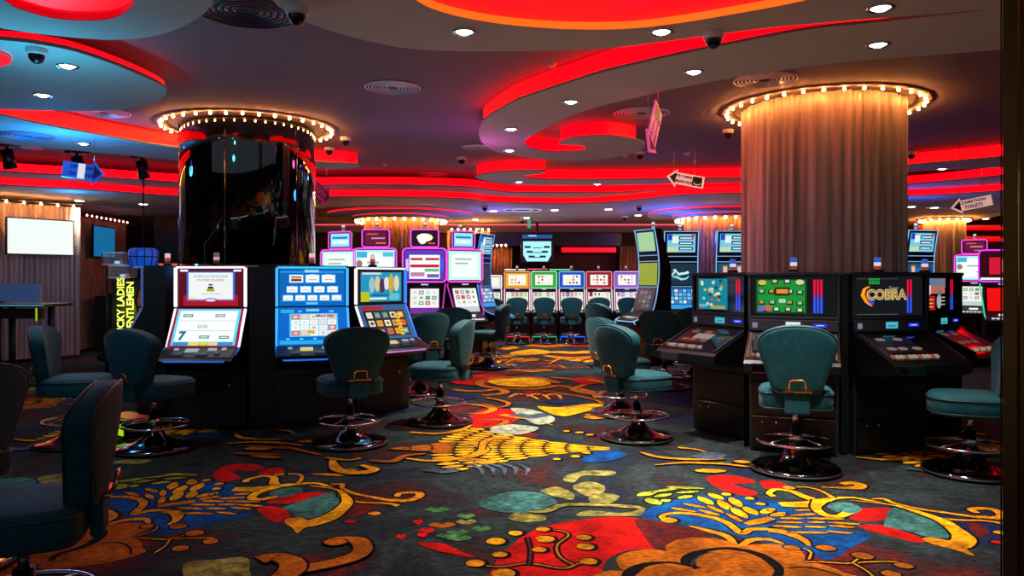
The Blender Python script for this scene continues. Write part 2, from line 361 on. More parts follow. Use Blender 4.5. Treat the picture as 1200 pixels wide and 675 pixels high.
def tv(c, wd, ht, ang, face, label, name='television'):
    t = empty(name, c, ang, label, 'screen')
    m = MB(); m.box((0, .02, 0), (wd+.04, .05, ht+.04), M_BLK, bev=.006); m.box((0, .06, 0), (.3, .05, .3), M_BLKM); m.build('casing', t)
    m = MB(); m.box((0, -.007, 0), (wd, .006, ht), face); m.build('screen', t)
    return t
a = math.atan2(3.5, 2.27)
tv((-8.22, 13.41, 2.17), 1.08, .60, a, em('#eef8f2', 1.05), 'wide television showing a blank white picture on the left curtain wall')
tv((-8.36, 15.75, 2.19), .98, .60, math.atan2(2.3, -.22), em('#1878b0', .75), 'television showing plain blue on the dim curtain at left')
# ---------------------------------------------------------------- hanging monitor
t = empty('hanging_monitor', (.63, 19.2, 2.25), 0, 'monitor hanging from the far ceiling with pale blue jackpot figures', 'monitor')
m = MB(); m.box((0, .05, -.12), (.82, .1, .62), M_BLK, bev=.02); m.cyl((0, .05, .1), (0, .05, .6), .03, M_BLKM); m.build('casing', t)
m = MB(); m.add([(-.35, -.005, .12), (.35, -.005, .12), (.35, -.005, -.22), (.26, -.005, -.38), (-.26, -.005, -.38), (-.35, -.005, -.22)], [[0, 1, 2, 3, 4, 5]], em('#a8f0f8', 1.1))
for k, z in enumerate((-.02, -.14, -.26)):
    for s in (-1, 1): m.box((s*(.24-.05*k), -.009, z), (.15, .004, .05), em('#062040', .5))
    m.box((0, -.009, z-.02), (.22, .004, .02), em('#205878', .6))
m.build('screen', t)
m = MB(); m.box((0, -.005, .24), (.74, .04, .09), em('#2058a8', .9)); m.box((-.12, -.03, .26), (.2, .01, .03), em('#b0e8f0', 1)); m.build('light_band', t)

# ---------------------------------------------------------------- ceiling fittings
def downlight(px, py, z, label, power=1.0, r=.055, tilt=0):
    c = Pz(px, py, z); t = empty('downlight', c, 0, label, 'ceiling light', 'recessed ceiling downlights')
    m = MB(); m.lathe([(r*1.45, 0), (r*1.5, -.006), (r*1.35, -.012), (r*1.05, -.008), (r, .0)], (0, 0, 0), M_CHROME, n=28); m.build('trim_ring', t)
    m = MB(); m.lathe([(.0005, -.02), (r*.5, -.018), (r*.98, -.004)], (0, 0, 0), em('#fff4e0', 14), n=20); m.build('lamp', t)
    if power > 0:
        add_light('spot', 'SPOT', (0, 0, -.03), SPOT_W*power, (1, .93, .82), t, .04, spot_size=math.radians(78), spot_blend=.75)
    return t
DL = [(544, 37, 3.05, 'downlight at the left end of the big grey slab, left of the orange-lipped recess', .7), (775, 37, 3.05, 'downlight in the grey slab between the orange-lipped recess and the dome camera', 1.0),
      (1032, 9, 3.05, 'downlight closest to the upper right corner of the grey ceiling', .8), (1029, 52, 3.05, 'downlight on the crescent slab above the curtained column', .8),
      (813, 84, 3.05, 'downlight on the crescent slab just left of the curtained column', 1.3), (669, 119, 3.05, 'downlight in the middle of the crescent slab', 1.5),
      (599, 151, 3.05, 'downlight near the left bend of the crescent slab', 1.3), (597, 176, 3.05, 'lowest downlight on the bend of the crescent slab', 1.2),
      (79, 77, 3.05, 'downlight beside the dome camera on the teal oval slab', .10), (50, 111, 3.05, 'lower downlight on the teal oval slab', .10),
      (98, 168, 3.05, 'downlight on the long blue-lit slab at left', .1), (608, 213, 3.05, 'downlight on the thin slab under the crescent bend', 1.5),
      (700, 215.4, 3.05, 'downlight on the thin slab right of the crescent tongue', 1.5), (1104, 197.5, 3.05, 'downlight between red bands right of the curtained column', .3)]
for a in DL: downlight(*a)
far_dl = [(578, 247), (557, 257), (650, 246), (617, 255), (713, 245), (748, 252), (93, 235), (168, 239), (1068, 242), (1095, 243), (1155, 256)]
fl = None
near_names = ['far ceiling downlight just left of the long slot diffuser', 'far ceiling downlight above the golden curtain strip', 'far ceiling downlight above the hanging monitor, right side', 'far ceiling downlight directly over the hanging monitor',
              'far ceiling downlight above the red light line', 'far ceiling downlight above the angled tall machine', 'oval downlight above the white television', 'downlight left of the black mirror column, over the dark corner',
              'downlight hugging the right edge of the curtained column', 'dim downlight right of the curtained column under the red band', 'far-right downlight beneath the arrow sign']
for k, (x, y) in enumerate(far_dl):
    downlight(x, y, ZF, near_names[k], .8 if 500 < x < 760 else .15, r=.085)
def diffuser(px, py, z, R, label, mring=None, n=7, slot=None):
    c = Pz(px, py, z); t = empty('ceiling_diffuser', c, 0, label, 'ceiling vent'); mring = mring or mat('diffuser_paint', '#d8d4e0', rough=.35, metal=.3)
    m = MB(); m.lathe([(.001, -.004), (R*.98, -.004)], (0, 0, 0), M_BLKM, n=40); m.build('backing', t)
    m = MB()
    for k in range(n):
        r = R*(1-k/n*.85); m.lathe([(r, -.005), (r*.99, -.010), (r-R*.055, -.012), (r-R*.06, -.005)], (0, 0, 0), mring, n=48)
    m.build('ring_vane', t); return t
diffuser(460, 102, ZC, .26, 'round slotted diffuser in the open mauve ceiling left of the crescent')
diffuser(290, 12, ZC, .36, 'large round diffuser at the top edge between the two grey slabs', mat('diffuser_blue', '#2c2c58', rough=.3))
diffuser(897, 93, ZC, .28, 'round slotted diffuser above the curtained column bulbs')
diffuser(752, 132, ZC, .30, 'round diffuser behind the curled tongue and its pink hanging sign')
diffuser(560, 172, ZC, .22, 'small pink-lit diffuser touching the left of the crescent slab')
diffuser(508, 204, ZC, .26, 'dim diffuser above the red bands, left of the crescent')
diffuser(122, 131.5, ZC, .26, 'green-lit diffuser under the teal oval slab')
diffuser(32, 159, 3.05, .28, 'bright round diffuser on the long blue-lit slab at the left', mat('diffuser_blue2', '#6fb0d8', rough=.3))
diffuser(20, 172, ZC, .30, 'lower round diffuser below the blue-lit slab at far left', mat('diffuser_blue2', '#6fb0d8', rough=.3))
t = diffuser(612, 246, ZF, .40, 'wide white slot diffuser in the far ceiling', mat('diffuser_white', '#ffffff', rough=.4, emis='#ffffff', es=.5), n=2)
def dome(px, py, z, label, r=.055):
    c = Pz(px, py, z); t = empty('dome_camera', c, 0, label, 'security camera', 'dome security cameras on the ceiling')
    m = MB(); m.lathe([(r*1.25, 0), (r*1.25, -.03), (r*1.1, -.045), (r*.95, -.045)], (0, 0, 0), M_WHITE, n=28); m.build('housing', t)
    m = MB(); m.lathe([(r*.98, -.042), (r*.9, -.07), (r*.65, -.092), (r*.3, -.105), (.0005, -.108)], (0, 0, 0), M_BLK, n=24); m.build('dome', t)
for a in [(348, 9, 3.05, 'dome camera at the top beside the large round diffuser'), (43, 57, 3.05, 'dome camera on the teal oval slab'), (836, 38, 3.05, 'dome camera in front of the red band above the curtained column'),
          (405, 161, ZC, 'dome camera right of the black mirror column'), (386, 173, ZC, 'dome camera touching the bulb ring of the mirror column'), (541, 184, ZC, 'dome camera left of the red glow under the crescent bend'),
          (750, 178, ZC, 'dome camera hanging below the tip of the pink sign'), (853, 152, ZC, 'dome camera at the left of the curtained column bulb ring'), (1068, 178, ZC, 'dome camera at the right edge of the curtained column'),
          (568, 241, ZF, 'small dome camera on the far ceiling left of the slot diffuser'), (732, 253, ZF, 'small dome camera on the far ceiling above the angled tall machine'), (612, 257, ZF, 'small dome camera over the hanging monitor'), (749, 241, ZF, 'small dome camera on the blue-lit far ceiling')]: dome(*a)
def detector(px, py, label):
    c = Pz(px, py, ZC); m = MB(); m.lathe([(.04, 0), (.038, -.02), (.02, -.035), (.0005, -.036)], (0, 0, 0), M_WHITE, n=20); tag(m.build('smoke_detector', loc=c), label, 'smoke detector')
detector(451, 192, 'pinkish smoke detector in the open ceiling under the round diffuser'); detector(647, 74, 'tiny detector between the two central slabs'); detector(805, 179, 'small detector left of the curtained column above the arrow sign'); detector(733, 182, 'small detector by the tip of the curled tongue')
def stagelamp(px, py, z, label, rz=0):
    c = Pz(px, py, z); t = empty('spotlight_fixture', c, rz, label, 'spotlight')
    m = MB(); m.box((0, 0, -.02), (.28, .12, .04), M_BLKM, bev=.005); m.cyl((0, 0, -.03), (0, 0, -.12), .02, M_BLKM); m.build('mount', t)
    m = MB(); m.cyl((0, -.02, -.08), (.02, .05, -.33), .075, M_BLK, r1=.085); m.build('barrel', t); return t
stagelamp(90, 177, ZC, 'black spotlight above the blue arrow sign'); stagelamp(166, 182, ZC, 'black spotlight left of the mirror column'); stagelamp(8, 168, ZC, 'black spotlight at the left edge under the blue-lit slab')
# blue wash of the left spotlights, then added colour fills without a fixture
add_light('blue_wash_or_fill', 'POINT', (-4.9, 8.4, 2.55), 40, (.02, .35, 1), size=.1)
add_light('blue_wash_or_fill', 'POINT', (-7.2, 12.6, 2.6), 10, (.02, .35, 1), size=.1)
add_light('teal_fill', 'POINT', (-3.3, 5.3, 2.4), 20, (.05, .6, 1), size=.1)
add_light('blue_wash_or_fill', 'POINT', (3.2, 15.6, 2.3), 40, (.03, .12, 1), size=.1)
add_light('blue_wash_or_fill', 'POINT', (-.3, 15.9, 2.3), 22, (.1, .1, 1), size=.1)
add_light('blue_wash_or_fill', 'POINT', (7.0, 13.4, 2.3), 25, (.05, .12, 1), size=.1)
add_light('teal_fill', 'POINT', (-3.4, 2.3, 2.9), 14, (.2, .75, .9), size=.1)  # added teal light for the near seats, no fixture
add_light('blue_wash_or_fill', 'POINT', (-1.3, 9.0, 2.1), 7, (.05, .3, 1), size=.1)  # added blue spill on the aisle stools, in place of screen light
add_light('magenta_fill', 'POINT', (-.4, 9.0, 2.6), 6, (1, .1, .7), size=.1)

# ---------------------------------------------------------------- hanging arrow signs
def arrow_sign(c, L, H, rot, flip, lines, label, blue=False, tilt=0., square=True, board=None):
    t = empty('arrow_sign', c, rot, label, 'sign'); s = -1 if flip else 1
    mw = mat('sign_blue_acrylic', '#4a90e8', rough=.3, emis='#2060ff', es=.35) if blue else (board or M_SIGN)
    m = MB(); m.T = Matrix.Rotation(tilt, 4, 'Y')
    hx = L/2-.11*1.1
    pts = [(-L/2*s, H/2), (hx*s, H/2), (hx*s, H*.78), (L/2*s, 0), (hx*s, -H*.78), (hx*s, -H/2), (-L/2*s, -H/2)]
    n = len(pts); a = [(x, -.008, z) for x, z in pts]+[(x, .008, z) for x, z in pts]
    tr = tessellate_polygon([[Vector((x, z, 0)) for x, z in pts]])
    m.add(a, [list(q) for q in tr]+[[n+i for i in q] for q in tr]+[[i, (i+1) % n, n+(i+1) % n, n+i] for i in range(n)], mw)
    m.build('board', t)
    m = MB(); m.T = Matrix.Rotation(tilt, 4, 'Y')
    ink = mat('sign_blue_ink', '#0838b0', rough=.4) if blue else M_SIGNB
    q = [((hx+.01)*s, H*.5), ((L/2-.03)*s, 0), ((hx+.01)*s, -H*.5)]
    m.add([(x, -.011, z) for x, z in q], [[0, 1, 2]], ink)
    if square: m.box(((-L/2+.085)*s, -.0095, 0), (.12, .003, H*.8), ink); m.tube([((-L/2+.085)*s+.04*math.cos(u), -.013, -.02+.02*math.sin(u)) for u in [PI*i/6+PI for i in range(7)]], .005, M_SIGN)
    cx = (.03 if square else -.02)*s
    for k, ln in enumerate(lines): m.text(ln, min(H*.42, L*.92/len(ln)), frame((cx, -.0105, H*(.23-.46*k)), (1, 0, 0), (0, 0, 1)), ink, ext=.0005, bold=.002)
    if blue: m.box((-.02, -.0105, 0), (L*.17, .002, H*.96), mat('sign_painted_glare', '#f4f4f0', rough=.3, emis='#ffffff', es=.6))  # white glare painted on the board as a glowing strip
    m.build('lettering', t)
    for x in (-L*.3, L*.25): m = MB(); m.cyl((x, 0, H*.3), (x, 0, ZC-c[2]-.0), .0025, M_CHROME, n=6); m.build('hanging_wire', t)
    return t
arrow_sign(P(803, 210.5, 9.3), .46, .14, .05, True, ['SPTE TOBIIAR', 'TUMAICCION'], 'white arrow sign pointing left with two lines of dark text, near the ceiling centre', tilt=.17)
arrow_sign(P(1138, 239, 9.6), .46, .13, -.35, True, ['CLAMATHON', 'TOILETS'], 'pinkish white arrow sign pointing left at the far right', tilt=-.2, square=False)
arrow_sign(P(98, 201, 8.4), .42, .17, .25, False, ['OPEN BAR', 'TAVERNA'], 'bright blue arrow sign pointing right under a spotlight', blue=True, tilt=.12, square=False)
arrow_sign(P(766, 152, 6.6), .50, .2, 1.08, True, ['SPTE TOBIIAR', 'TUMAICCION'], 'pink-lit arrow sign seen nearly edge-on beside the curled ceiling tongue', tilt=-1.0, board=mat('sign_pink_glow', '#e080b0', rough=.3, emis='#ff50a0', es=.5))  # pink light on the board put into its colour and glow
arrow_sign(P(377, 226, 10.6), .38, .2, 1.05, False, ['ZONA', 'CASA'], 'purple-lit arrow sign half hidden behind the black mirror column', tilt=.5, square=False, board=mat('sign_purple_glow', '#803060', rough=.3, emis='#b02060', es=.3))  # purple light put into the board's colour and glow
for k, (y0, z0) in enumerate(((19.6, 2.72), (19.9, 2.45))):
    m = MB(); m.box((12.2, y0, z0), (3.6, .08, .07), M_RED); m.box((12.2, y0+.06, z0+.06), (3.7, .1, .06), M_FASC); o = tag(m.build('trim_%d' % (3+k)), kind='structure')
m = MB(); m.box((0, 0, 0), (.08, .03, .26), em('#4ab080', .8)); m.cyl((0, 0, .13), (0, 0, .2), .008, M_BLKM); tag(m.build('exit_sign', loc=P(620, 261, 18.5)), 'small green sign hanging over the monitor', 'sign')

# ---------------------------------------------------------------- carpet
FM = {}
def weave(m):
    nt = m.node_tree; b = nt.nodes['Principled BSDF']; src = b.inputs['Base Color'].links[0].from_socket
    tc = nt.nodes.new('ShaderNodeTexCoord'); mp = nt.nodes.new('ShaderNodeMapping'); mp.inputs['Scale'].default_value = (.4, 1, 1); n2 = nt.nodes.new('ShaderNodeTexNoise'); n2.inputs['Scale'].default_value = 75; n2.inputs['Detail'].default_value = 4
    n3 = nt.nodes.new('ShaderNodeTexNoise'); n3.inputs['Scale'].default_value = 3.5; n3.inputs['Detail'].default_value = 3
    nt.links.new(tc.outputs['Object'], mp.inputs[0]); nt.links.new(mp.outputs[0], n2.inputs[0]); nt.links.new(tc.outputs['Object'], n3.inputs[0])
    r2 = nt.nodes.new('ShaderNodeValToRGB'); r2.color_ramp.elements[0].position = .32; r2.color_ramp.elements[0].color = (.38, .38, .38, 1); r2.color_ramp.elements[1].position = .62; r2.color_ramp.elements[1].color = (1.05, 1.05, 1.05, 1)
    r3 = nt.nodes.new('ShaderNodeValToRGB'); r3.color_ramp.elements[0].position = .35; r3.color_ramp.elements[0].color = (.5, .5, .5, 1); r3.color_ramp.elements[1].position = .6; r3.color_ramp.elements[1].color = (1, 1, 1, 1)
    nt.links.new(n2.outputs[0], r2.inputs[0]); nt.links.new(n3.outputs[0], r3.inputs[0])
    for r in (r2, r3):
        mx = nt.nodes.new('ShaderNodeMix'); mx.data_type = 'RGBA'; mx.blend_type = 'MULTIPLY'; mx.inputs[0].default_value = 1
        nt.links.new(src, mx.inputs[6]); nt.links.new(r.outputs[0], mx.inputs[7]); src = mx.outputs[2]
    nt.links.new(src, b.inputs['Base Color'])
def cm(name, c1, c2, ns=9, es=0): FM[name] = mat('carpet_'+name, c1, rough=.95, col2=c2, nscale=ns, bump=.25, spec=.1, stretch=(1, 1, 1)); weave(FM[name])
cm('gold', '#ee9a12', '#c8780c', 14); cm('yellow', '#ffc010', '#f09a08', 14); cm('orange', '#c86c10', '#a85208', 8); cm('red', '#e01008', '#b00c0a', 9); cm('darkred', '#7a1814', '#3a1c20', 9)
cm('blue', '#0656a4', '#083468', 9); cm('navy', '#16204e', '#1a2030', 7); cm('teal', '#4c8c84', '#2c4c50', 16); cm('olive', '#b8a850', '#5e5c34', 14); cm('lime', '#c8d838', '#7a8420', 12); cm('black', '#050507', '#0a0a0c', 9)
cm('cream', '#d0d0b0', '#7c9080', 14); cm('slate2', '#5a6e7c', '#2c3444', 10); cm('green', '#58a048', '#34504a', 30)
def floor_base():
    m = bpy.data.materials.new('carpet_ground'); m.use_nodes = True; nt = m.node_tree; b = nt.nodes['Principled BSDF']; b.inputs['Roughness'].default_value = .95; b.inputs['Specular IOR Level'].default_value = .1
    tc = nt.nodes.new('ShaderNodeTexCoord')
    n1 = nt.nodes.new('ShaderNodeTexNoise'); n1.inputs['Scale'].default_value = .8; n1.inputs['Detail'].default_value = 8; n1.inputs['Roughness'].default_value = .62; n1.inputs['Distortion'].default_value = .6
    r1 = nt.nodes.new('ShaderNodeValToRGB'); e = r1.color_ramp.elements
    e[0].position = .33; e[0].color = (*srgb('#101c48'), 1); e[1].position = .43; e[1].color = (*srgb('#1c2024'), 1)
    for p, c in ((.50, '#283233'), (.545, '#1f2227'), (.60, '#3a1b1a'), (.68, '#741614')): q = e.new(p); q.color = (*srgb(c), 1)
    n2 = nt.nodes.new('ShaderNodeTexNoise'); n2.inputs['Scale'].default_value = 60; n2.inputs['Detail'].default_value = 4
    mp = nt.nodes.new('ShaderNodeMapping'); mp.inputs['Scale'].default_value = (.35, 1, 1)
    nt.links.new(tc.outputs['Object'], n1.inputs[0]); nt.links.new(tc.outputs['Object'], mp.inputs[0]); nt.links.new(mp.outputs[0], n2.inputs[0]); nt.links.new(n1.outputs[0], r1.inputs[0])
    r2 = nt.nodes.new('ShaderNodeValToRGB'); r2.color_ramp.elements[0].position = .3; r2.color_ramp.elements[0].color = (.25, .25, .25, 1); r2.color_ramp.elements[1].position = .68; r2.color_ramp.elements[1].color = (1.5, 1.5, 1.5, 1)
    nt.links.new(n2.outputs[0], r2.inputs[0])
    mx = nt.nodes.new('ShaderNodeMix'); mx.data_type = 'RGBA'; mx.blend_type = 'MULTIPLY'; mx.inputs[0].default_value = 1
    nt.links.new(r1.outputs[0], mx.inputs[6]); nt.links.new(r2.outputs[0], mx.inputs[7]); nt.links.new(mx.outputs[2], b.inputs['Base Color'])
    return m
FL = MB(); FL.add([(-14, -3, -.012), (17, -3, -.012), (17, 23, -.012), (-14, 23, -.012)], [[0, 1, 2, 3]], floor_base())
SH = []      # carpet motifs: (material, list of 2D loops)
ZV = {'A': (200, 500, 3.857), 'B': (480, 390, 3.97), 'C': (460, 560, 5.0), 'D': (680, 560, 5.0), 'E': (900, 560, 4.286), 'P': (0, 0, 1.0), 'G': (400, 450, 3.0), 'H': (560, 380, 3.75)}
def fp(z, x, y):
    ox, oy, s = ZV[z]; return Pz(ox+x/s, oy+y/s, 0).to_2d()
def blob(z, pts, m, n=5): SH.append((m, [catmull([fp(z, *p).to_3d() for p in pts], n)]))
def ribbon(q, ws):
    L = []; R = []; N = len(q)
    for i, p in enumerate(q):
        a = q[max(i-1, 0)]; b = q[min(i+1, N-1)]; t = (b-a).normalized(); nn = Vector((-t.y, t.x)); u = i/(N-1)*(len(ws)-1); k = min(int(u), len(ws)-2); wv = ws[k]+(ws[k+1]-ws[k])*(u-k)
        L.append(p+nn*wv/2); R.append(p-nn*wv/2)
    return [[L[i], L[i+1], R[i+1], R[i]] for i in range(N-1)]
def stroke(z, pts, ws, m, edge=True):
    q = [p.to_2d() for p in catmull([fp(z, *p).to_3d() for p in pts], 6, closed=False)]
    ws = list(ws) if isinstance(ws, (tuple, list)) else [ws, ws]
    if edge: SH.append(('black', ribbon(q, [w_+.028 for w_ in ws])))
    SH.append((m, ribbon(q, ws)))
def disc(z, x, y, rpx, m, edge=True, ry=1.0):
    c = fp(z, x, y); r = rpx/ZV[z][2]*c.y/F
    def ring(rr): return [Vector((c.x+rr*math.cos(2*PI*k/20), c.y+rr*ry*math.sin(2*PI*k/20))) for k in range(20)]
    if edge: SH.append(('black', [[p+Vector((.012, 0)) for p in ring(r+.012)]]))
    SH.append((m, [ring(r)]))
def almond(a, b, w_, m, edge=True):
    a = Vector(a).to_2d(); b = Vector(b).to_2d(); d = b-a; L = d.length; t = d/L; nn = Vector((-t.y, t.x))
    def lp(g): return [a+t*(L*u-g*(1-2*u))+nn*(w_/2+g)*v for u, v in ((0, 0), (.12, .55), (.35, .95), (.6, 1), (.85, .62), (1, 0), (.85, -.62), (.6, -1), (.35, -.95), (.12, -.55))]
    if edge: SH.append(('black', [lp(.011)]))
    SH.append((m, [lp(0)]))
def leaf(z, x0, y0, x1, y1, w_, m='gold'): almond(fp(z, x0, y0), fp(z, x1, y1), w_, m)
# --- right palmette group
blob('P', [(582, 654), (600, 636), (620, 622), (646, 613), (680, 607), (712, 603.5), (746, 605), (776, 610), (830, 624), (792, 636), (778, 644), (746, 641), (720, 648), (708, 658), (702, 680), (690, 700), (576, 700)], 'red')
blob('P', [(744, 606), (776, 610), (820, 620), (832, 628), (792, 637), (776, 645), (764, 638), (752, 622)], 'darkred')
blob('P', [(748, 603), (756, 596), (776, 588), (800, 582), (830, 578), (900, 583), (960, 600), (990, 613), (996, 628), (992, 643), (975, 652), (955, 650), (930, 640), (880, 630), (840, 618), (790, 610)], 'blue')
blob('P', [(828, 558), (850, 555), (882, 560), (882, 564), (858, 566), (886, 574), (880, 579), (860, 576), (838, 568)], 'red')
blob('P', [(890, 562), (905, 561), (922, 567), (900, 571)], 'red')
blob('E', [(410, 185), (450, 150), (560, 140), (620, 150), (590, 200), (450, 205)], 'red')
blob('E', [(620, 145), (700, 150), (790, 190), (900, 240), (940, 290), (800, 285), (700, 255), (590, 240), (590, 195)], 'teal')
blob('E', [(300, 140), (330, 115), (420, 120), (470, 150), (400, 175)], 'teal')
blob('E', [(455, 225), (560, 228), (680, 258), (790, 300), (740, 312), (600, 278), (490, 248)], 'red')
blob('E', [(420, 260), (520, 280), (420, 340), (300, 400), (230, 350)], 'blue')
blob('E', [(1000, 210), (1080, 230), (1110, 270), (1050, 285)], 'darkred')
# wings
stroke('D', [(520, 235), (480, 222), (500, 203), (600, 195), (750, 215), (860, 252), (945, 312), (1000, 290), (1120, 288), (1200, 296)], [.05, .035, .05, .05, .05, .05], 'gold')
disc('D', 520, 236, 48, 'gold')
stroke('E', [(0, 252), (60, 258), (130, 278), (185, 305), (205, 330)], [.07, .07, .02], 'gold')
stroke('D', [(640, 270), (760, 300), (860, 332), (925, 388), (1000, 352), (1100, 348), (1190, 375)], [.02, .05, .05, .03, .05, .05, .02], 'gold')
# petals
for l in [(600, 140, 745, 165), (525, 163, 685, 190), (690, 175, 822, 210), (742, 150, 842, 195), (852, 195, 960, 252)]: leaf('D', *l, .045, 'gold')
for l in [(690, 98, 778, 148), (750, 80, 840, 118), (808, 118, 882, 182), (878, 103, 942, 162), (885, 162, 978, 228), (958, 158, 1038, 208), (1060, 200, 1136, 168), (1110, 212, 1200, 195)]: leaf('D', *l, .075, 'yellow')
for x, y in ((855, 86), (992, 110), (1056, 142)): disc('D', x, y, 28, 'yellow')
stroke('D', [(970, 260), (1040, 245), (1120, 225)], [.05, .08, .06], 'gold')
for l in [(0, 155, 32, 155), (10, 178, 92, 165), (130, 155, 240, 150), (105, 180, 255, 172), (50, 193, 190, 196), (185, 194, 390, 198), (35, 213, 190, 216), (190, 214, 300, 213), (290, 214, 470, 224), (15, 232, 180, 240), (180, 236, 300, 239), (300, 230, 440, 240), (100, 263, 310, 267), (290, 258, 435, 270)]: leaf('E', *l, .04, 'gold')
# scroll
stroke('E', [(30, 85), (5, 70), (40, 50), (120, 60), (180, 85), (240, 105)], [.05, .04, .05, .06, .08], 'yellow')
stroke('E', [(60, 125), (200, 125), (260, 112), (330, 95), (430, 92), (540, 112), (640, 130)], [.09, .13, .1, .05, .03, .04, .03], 'yellow')
stroke('E', [(265, 105), (240, 140), (280, 175), (350, 185), (400, 168)], [.1, .06, .06, .05, .07], 'yellow')
stroke('E', [(110, 42), (180, 38), (250, 52), (300, 75), (330, 95)], [.05, .03, .03, .03, .04], 'gold'); disc('E', 105, 42, 30, 'gold')
stroke('E', [(270, 38), (360, 42), (450, 42), (465, 28), (420, 18), (370, 24)], [.02, .05, .08, .08, .08, .05], 'gold')
stroke('E', [(520, 98), (580, 98), (630, 118), (760, 148), (900, 168), (1050, 188), (1150, 190)], [.02, .04, .03, .04, .04, .05, .07], 'gold')
stroke('E', [(420, 105), (620, 128), (780, 178), (940, 202), (1080, 206), (1190, 222)], [.015, .03, .03, .03, .03, .05], 'gold')
stroke('E', [(1130, 195), (1175, 185), (1150, 158), (1090, 145), (1020, 150), (1050, 168)], [.06, .06, .06, .05, .05, .04], 'gold')
stroke('E', [(640, 130), (760, 165), (870, 205), (940, 250), (985, 295), (960, 325), (890, 330)], [.03, .05, .08, .09, .12, .12, .06], 'yellow')
blob('E', [(775, 298), (830, 290), (900, 305), (990, 310), (1015, 325), (1000, 350), (1035, 382), (930, 350), (830, 325)], 'gold')
leaf('E', 1130, 265, 1210, 268, .07, 'gold')
leaf('E', 1115, 312, 1200, 318, .05, 'red')
# big acanthus body
blob('D', [(500, 400), (520, 375), (580, 350), (680, 340), (800, 347), (900, 372), (925, 392), (860, 420), (700, 430), (620, 490), (540, 460)], 'orange')
blob('D', [(212, 470), (255, 432), (380, 410), (500, 420), (640, 480), (640, 540), (500, 520), (330, 520), (250, 530)], 'orange')
blob('P', [(864, 640), (892, 635.6), (918, 637), (936, 642), (943, 650), (940, 660), (918, 662), (890, 655)], 'orange')
blob('D', [(60, 575), (150, 535), (260, 535), (330, 560), (350, 700), (20, 760), (30, 640)], 'orange')
blob('D', [(300, 600), (400, 508), (560, 500), (680, 525), (680, 470), (760, 428), (900, 415), (1050, 452), (1140, 520), (1180, 600), (1150, 760), (800, 900), (380, 900), (260, 760)], 'orange')
blob('E', [(60, 420), (180, 410), (290, 430), (400, 470), (480, 500), (420, 560), (200, 600), (60, 560)], 'orange')
stroke('D', [(700, 517), (620, 492), (640, 448), (750, 412), (900, 404), (1050, 440), (1150, 505), (1170, 560)], [.01, .05, .06, .04, .035, .06, .06, .03], 'black', edge=False)
stroke('D', [(255, 660), (290, 545), (380, 498), (500, 485), (600, 495), (700, 517)], [.05, .07, .05, .03, .03, .02], 'black', edge=False)
stroke('D', [(1170, 540), (1140, 600), (1200, 640)], [.05, .04, .03], 'black', edge=False)
stroke('E', [(100, 445), (200, 440), (330, 470), (430, 510)], [.01, .02, .015, .01], 'black', edge=False)
stroke('E', [(180, 412), (260, 412), (400, 420), (520, 412), (640, 412), (700, 425)], .014, 'gold')
stroke('E', [(205, 400), (215, 365), (180, 345)], .012, 'gold'); stroke('E', [(420, 420), (470, 385)], .012, 'gold'); stroke('E', [(430, 420), (500, 460), (540, 500)], .012, 'gold')
leaf('E', 235, 338, 345, 348, .09, 'orange'); leaf('E', 415, 375, 535, 390, .1, 'orange'); leaf('E', 630, 425, 735, 438, .08, 'orange'); leaf('E', 565, 468, 670, 478, .09, 'orange'); leaf('E', 75, 335, 165, 350, .07, 'orange')
# olive cluster, teal disc, dots
for l in [(330, 98, 450, 72, .08), (420, 75, 600, 48, .05), (500, 45, 735, 55, .06), (560, 80, 700, 70, .05), (570, 112, 660, 96, .06), (390, 112, 470, 150, .1), (430, 105, 540, 85, .06), (470, 130, 530, 120, .06)]: leaf('D', *l, 'lime')
blob('C', [(503, 140), (600, 95), (720, 72), (860, 80), (945, 115), (960, 150), (880, 185), (720, 198), (570, 180)], 'teal')
blob('C', [(868, 68), (960, 45), (1060, 85), (1050, 120), (960, 105), (900, 85)], 'olive')
blob('P', [(672, 568), (690, 563), (708, 568), (706, 576), (690, 580), (676, 574)], 'olive'); blob('P', [(660, 561), (666, 555), (690, 550), (720, 551), (715, 556), (684, 556), (672, 564)], 'olive')
blob('D', [(48, 108), (130, 82), (230, 100), (180, 138), (90, 150)], 'olive')
stroke('C', [(800, 190), (900, 185), (1000, 150), (1150, 148), (1250, 152), (1400, 160), (1480, 175)], [.03, .06, .06, .06, .06, .07, .04], 'olive')
blob('D', [(-20, 215), (20, 188), (100, 185), (230, 198), (330, 182), (375, 172), (370, 195), (330, 215), (150, 215)], 'olive')
blob('C', [(675, 222), (720, 198), (790, 200), (890, 215), (890, 240), (800, 250), (720, 246)], 'olive')
blob('C', [(150, 370), (290, 375), (400, 420), (480, 458), (380, 442), (220, 408)], 'red')
for (x, y, L_, mm) in [(150, 250, 60, 'red'), (200, 300, 90, 'red'), (290, 268, 160, 'orange'), (175, 325, 60, 'red'), (390, 345, 150, 'green'), (380, 310, 130, 'green'), (430, 215, 110, 'green'), (520, 290, 110, 'green'), (260, 180, 140, 'green'), (330, 330, 150, 'green'), (430, 250, 120, 'olive'), (50, 337, 60, 'red')]:
    blob('C', [(x-L_/2, y), (x-L_/4, y-14), (x, y-6), (x+L_/4, y-16), (x+L_/2, y-4), (x+L_/3, y+8), (x, y+16), (x-L_/3, y+8)], mm)
stroke('C', [(540, 505), (640, 510), (800, 492), (1000, 520), (1100, 490), (1200, 500)], .016, 'orange'); stroke('C', [(920, 295), (1000, 305), (1030, 330), (965, 385), (980, 450), (1060, 500)], .014, 'orange'); stroke('C', [(800, 500), (810, 420), (790, 340)], .012, 'darkred')
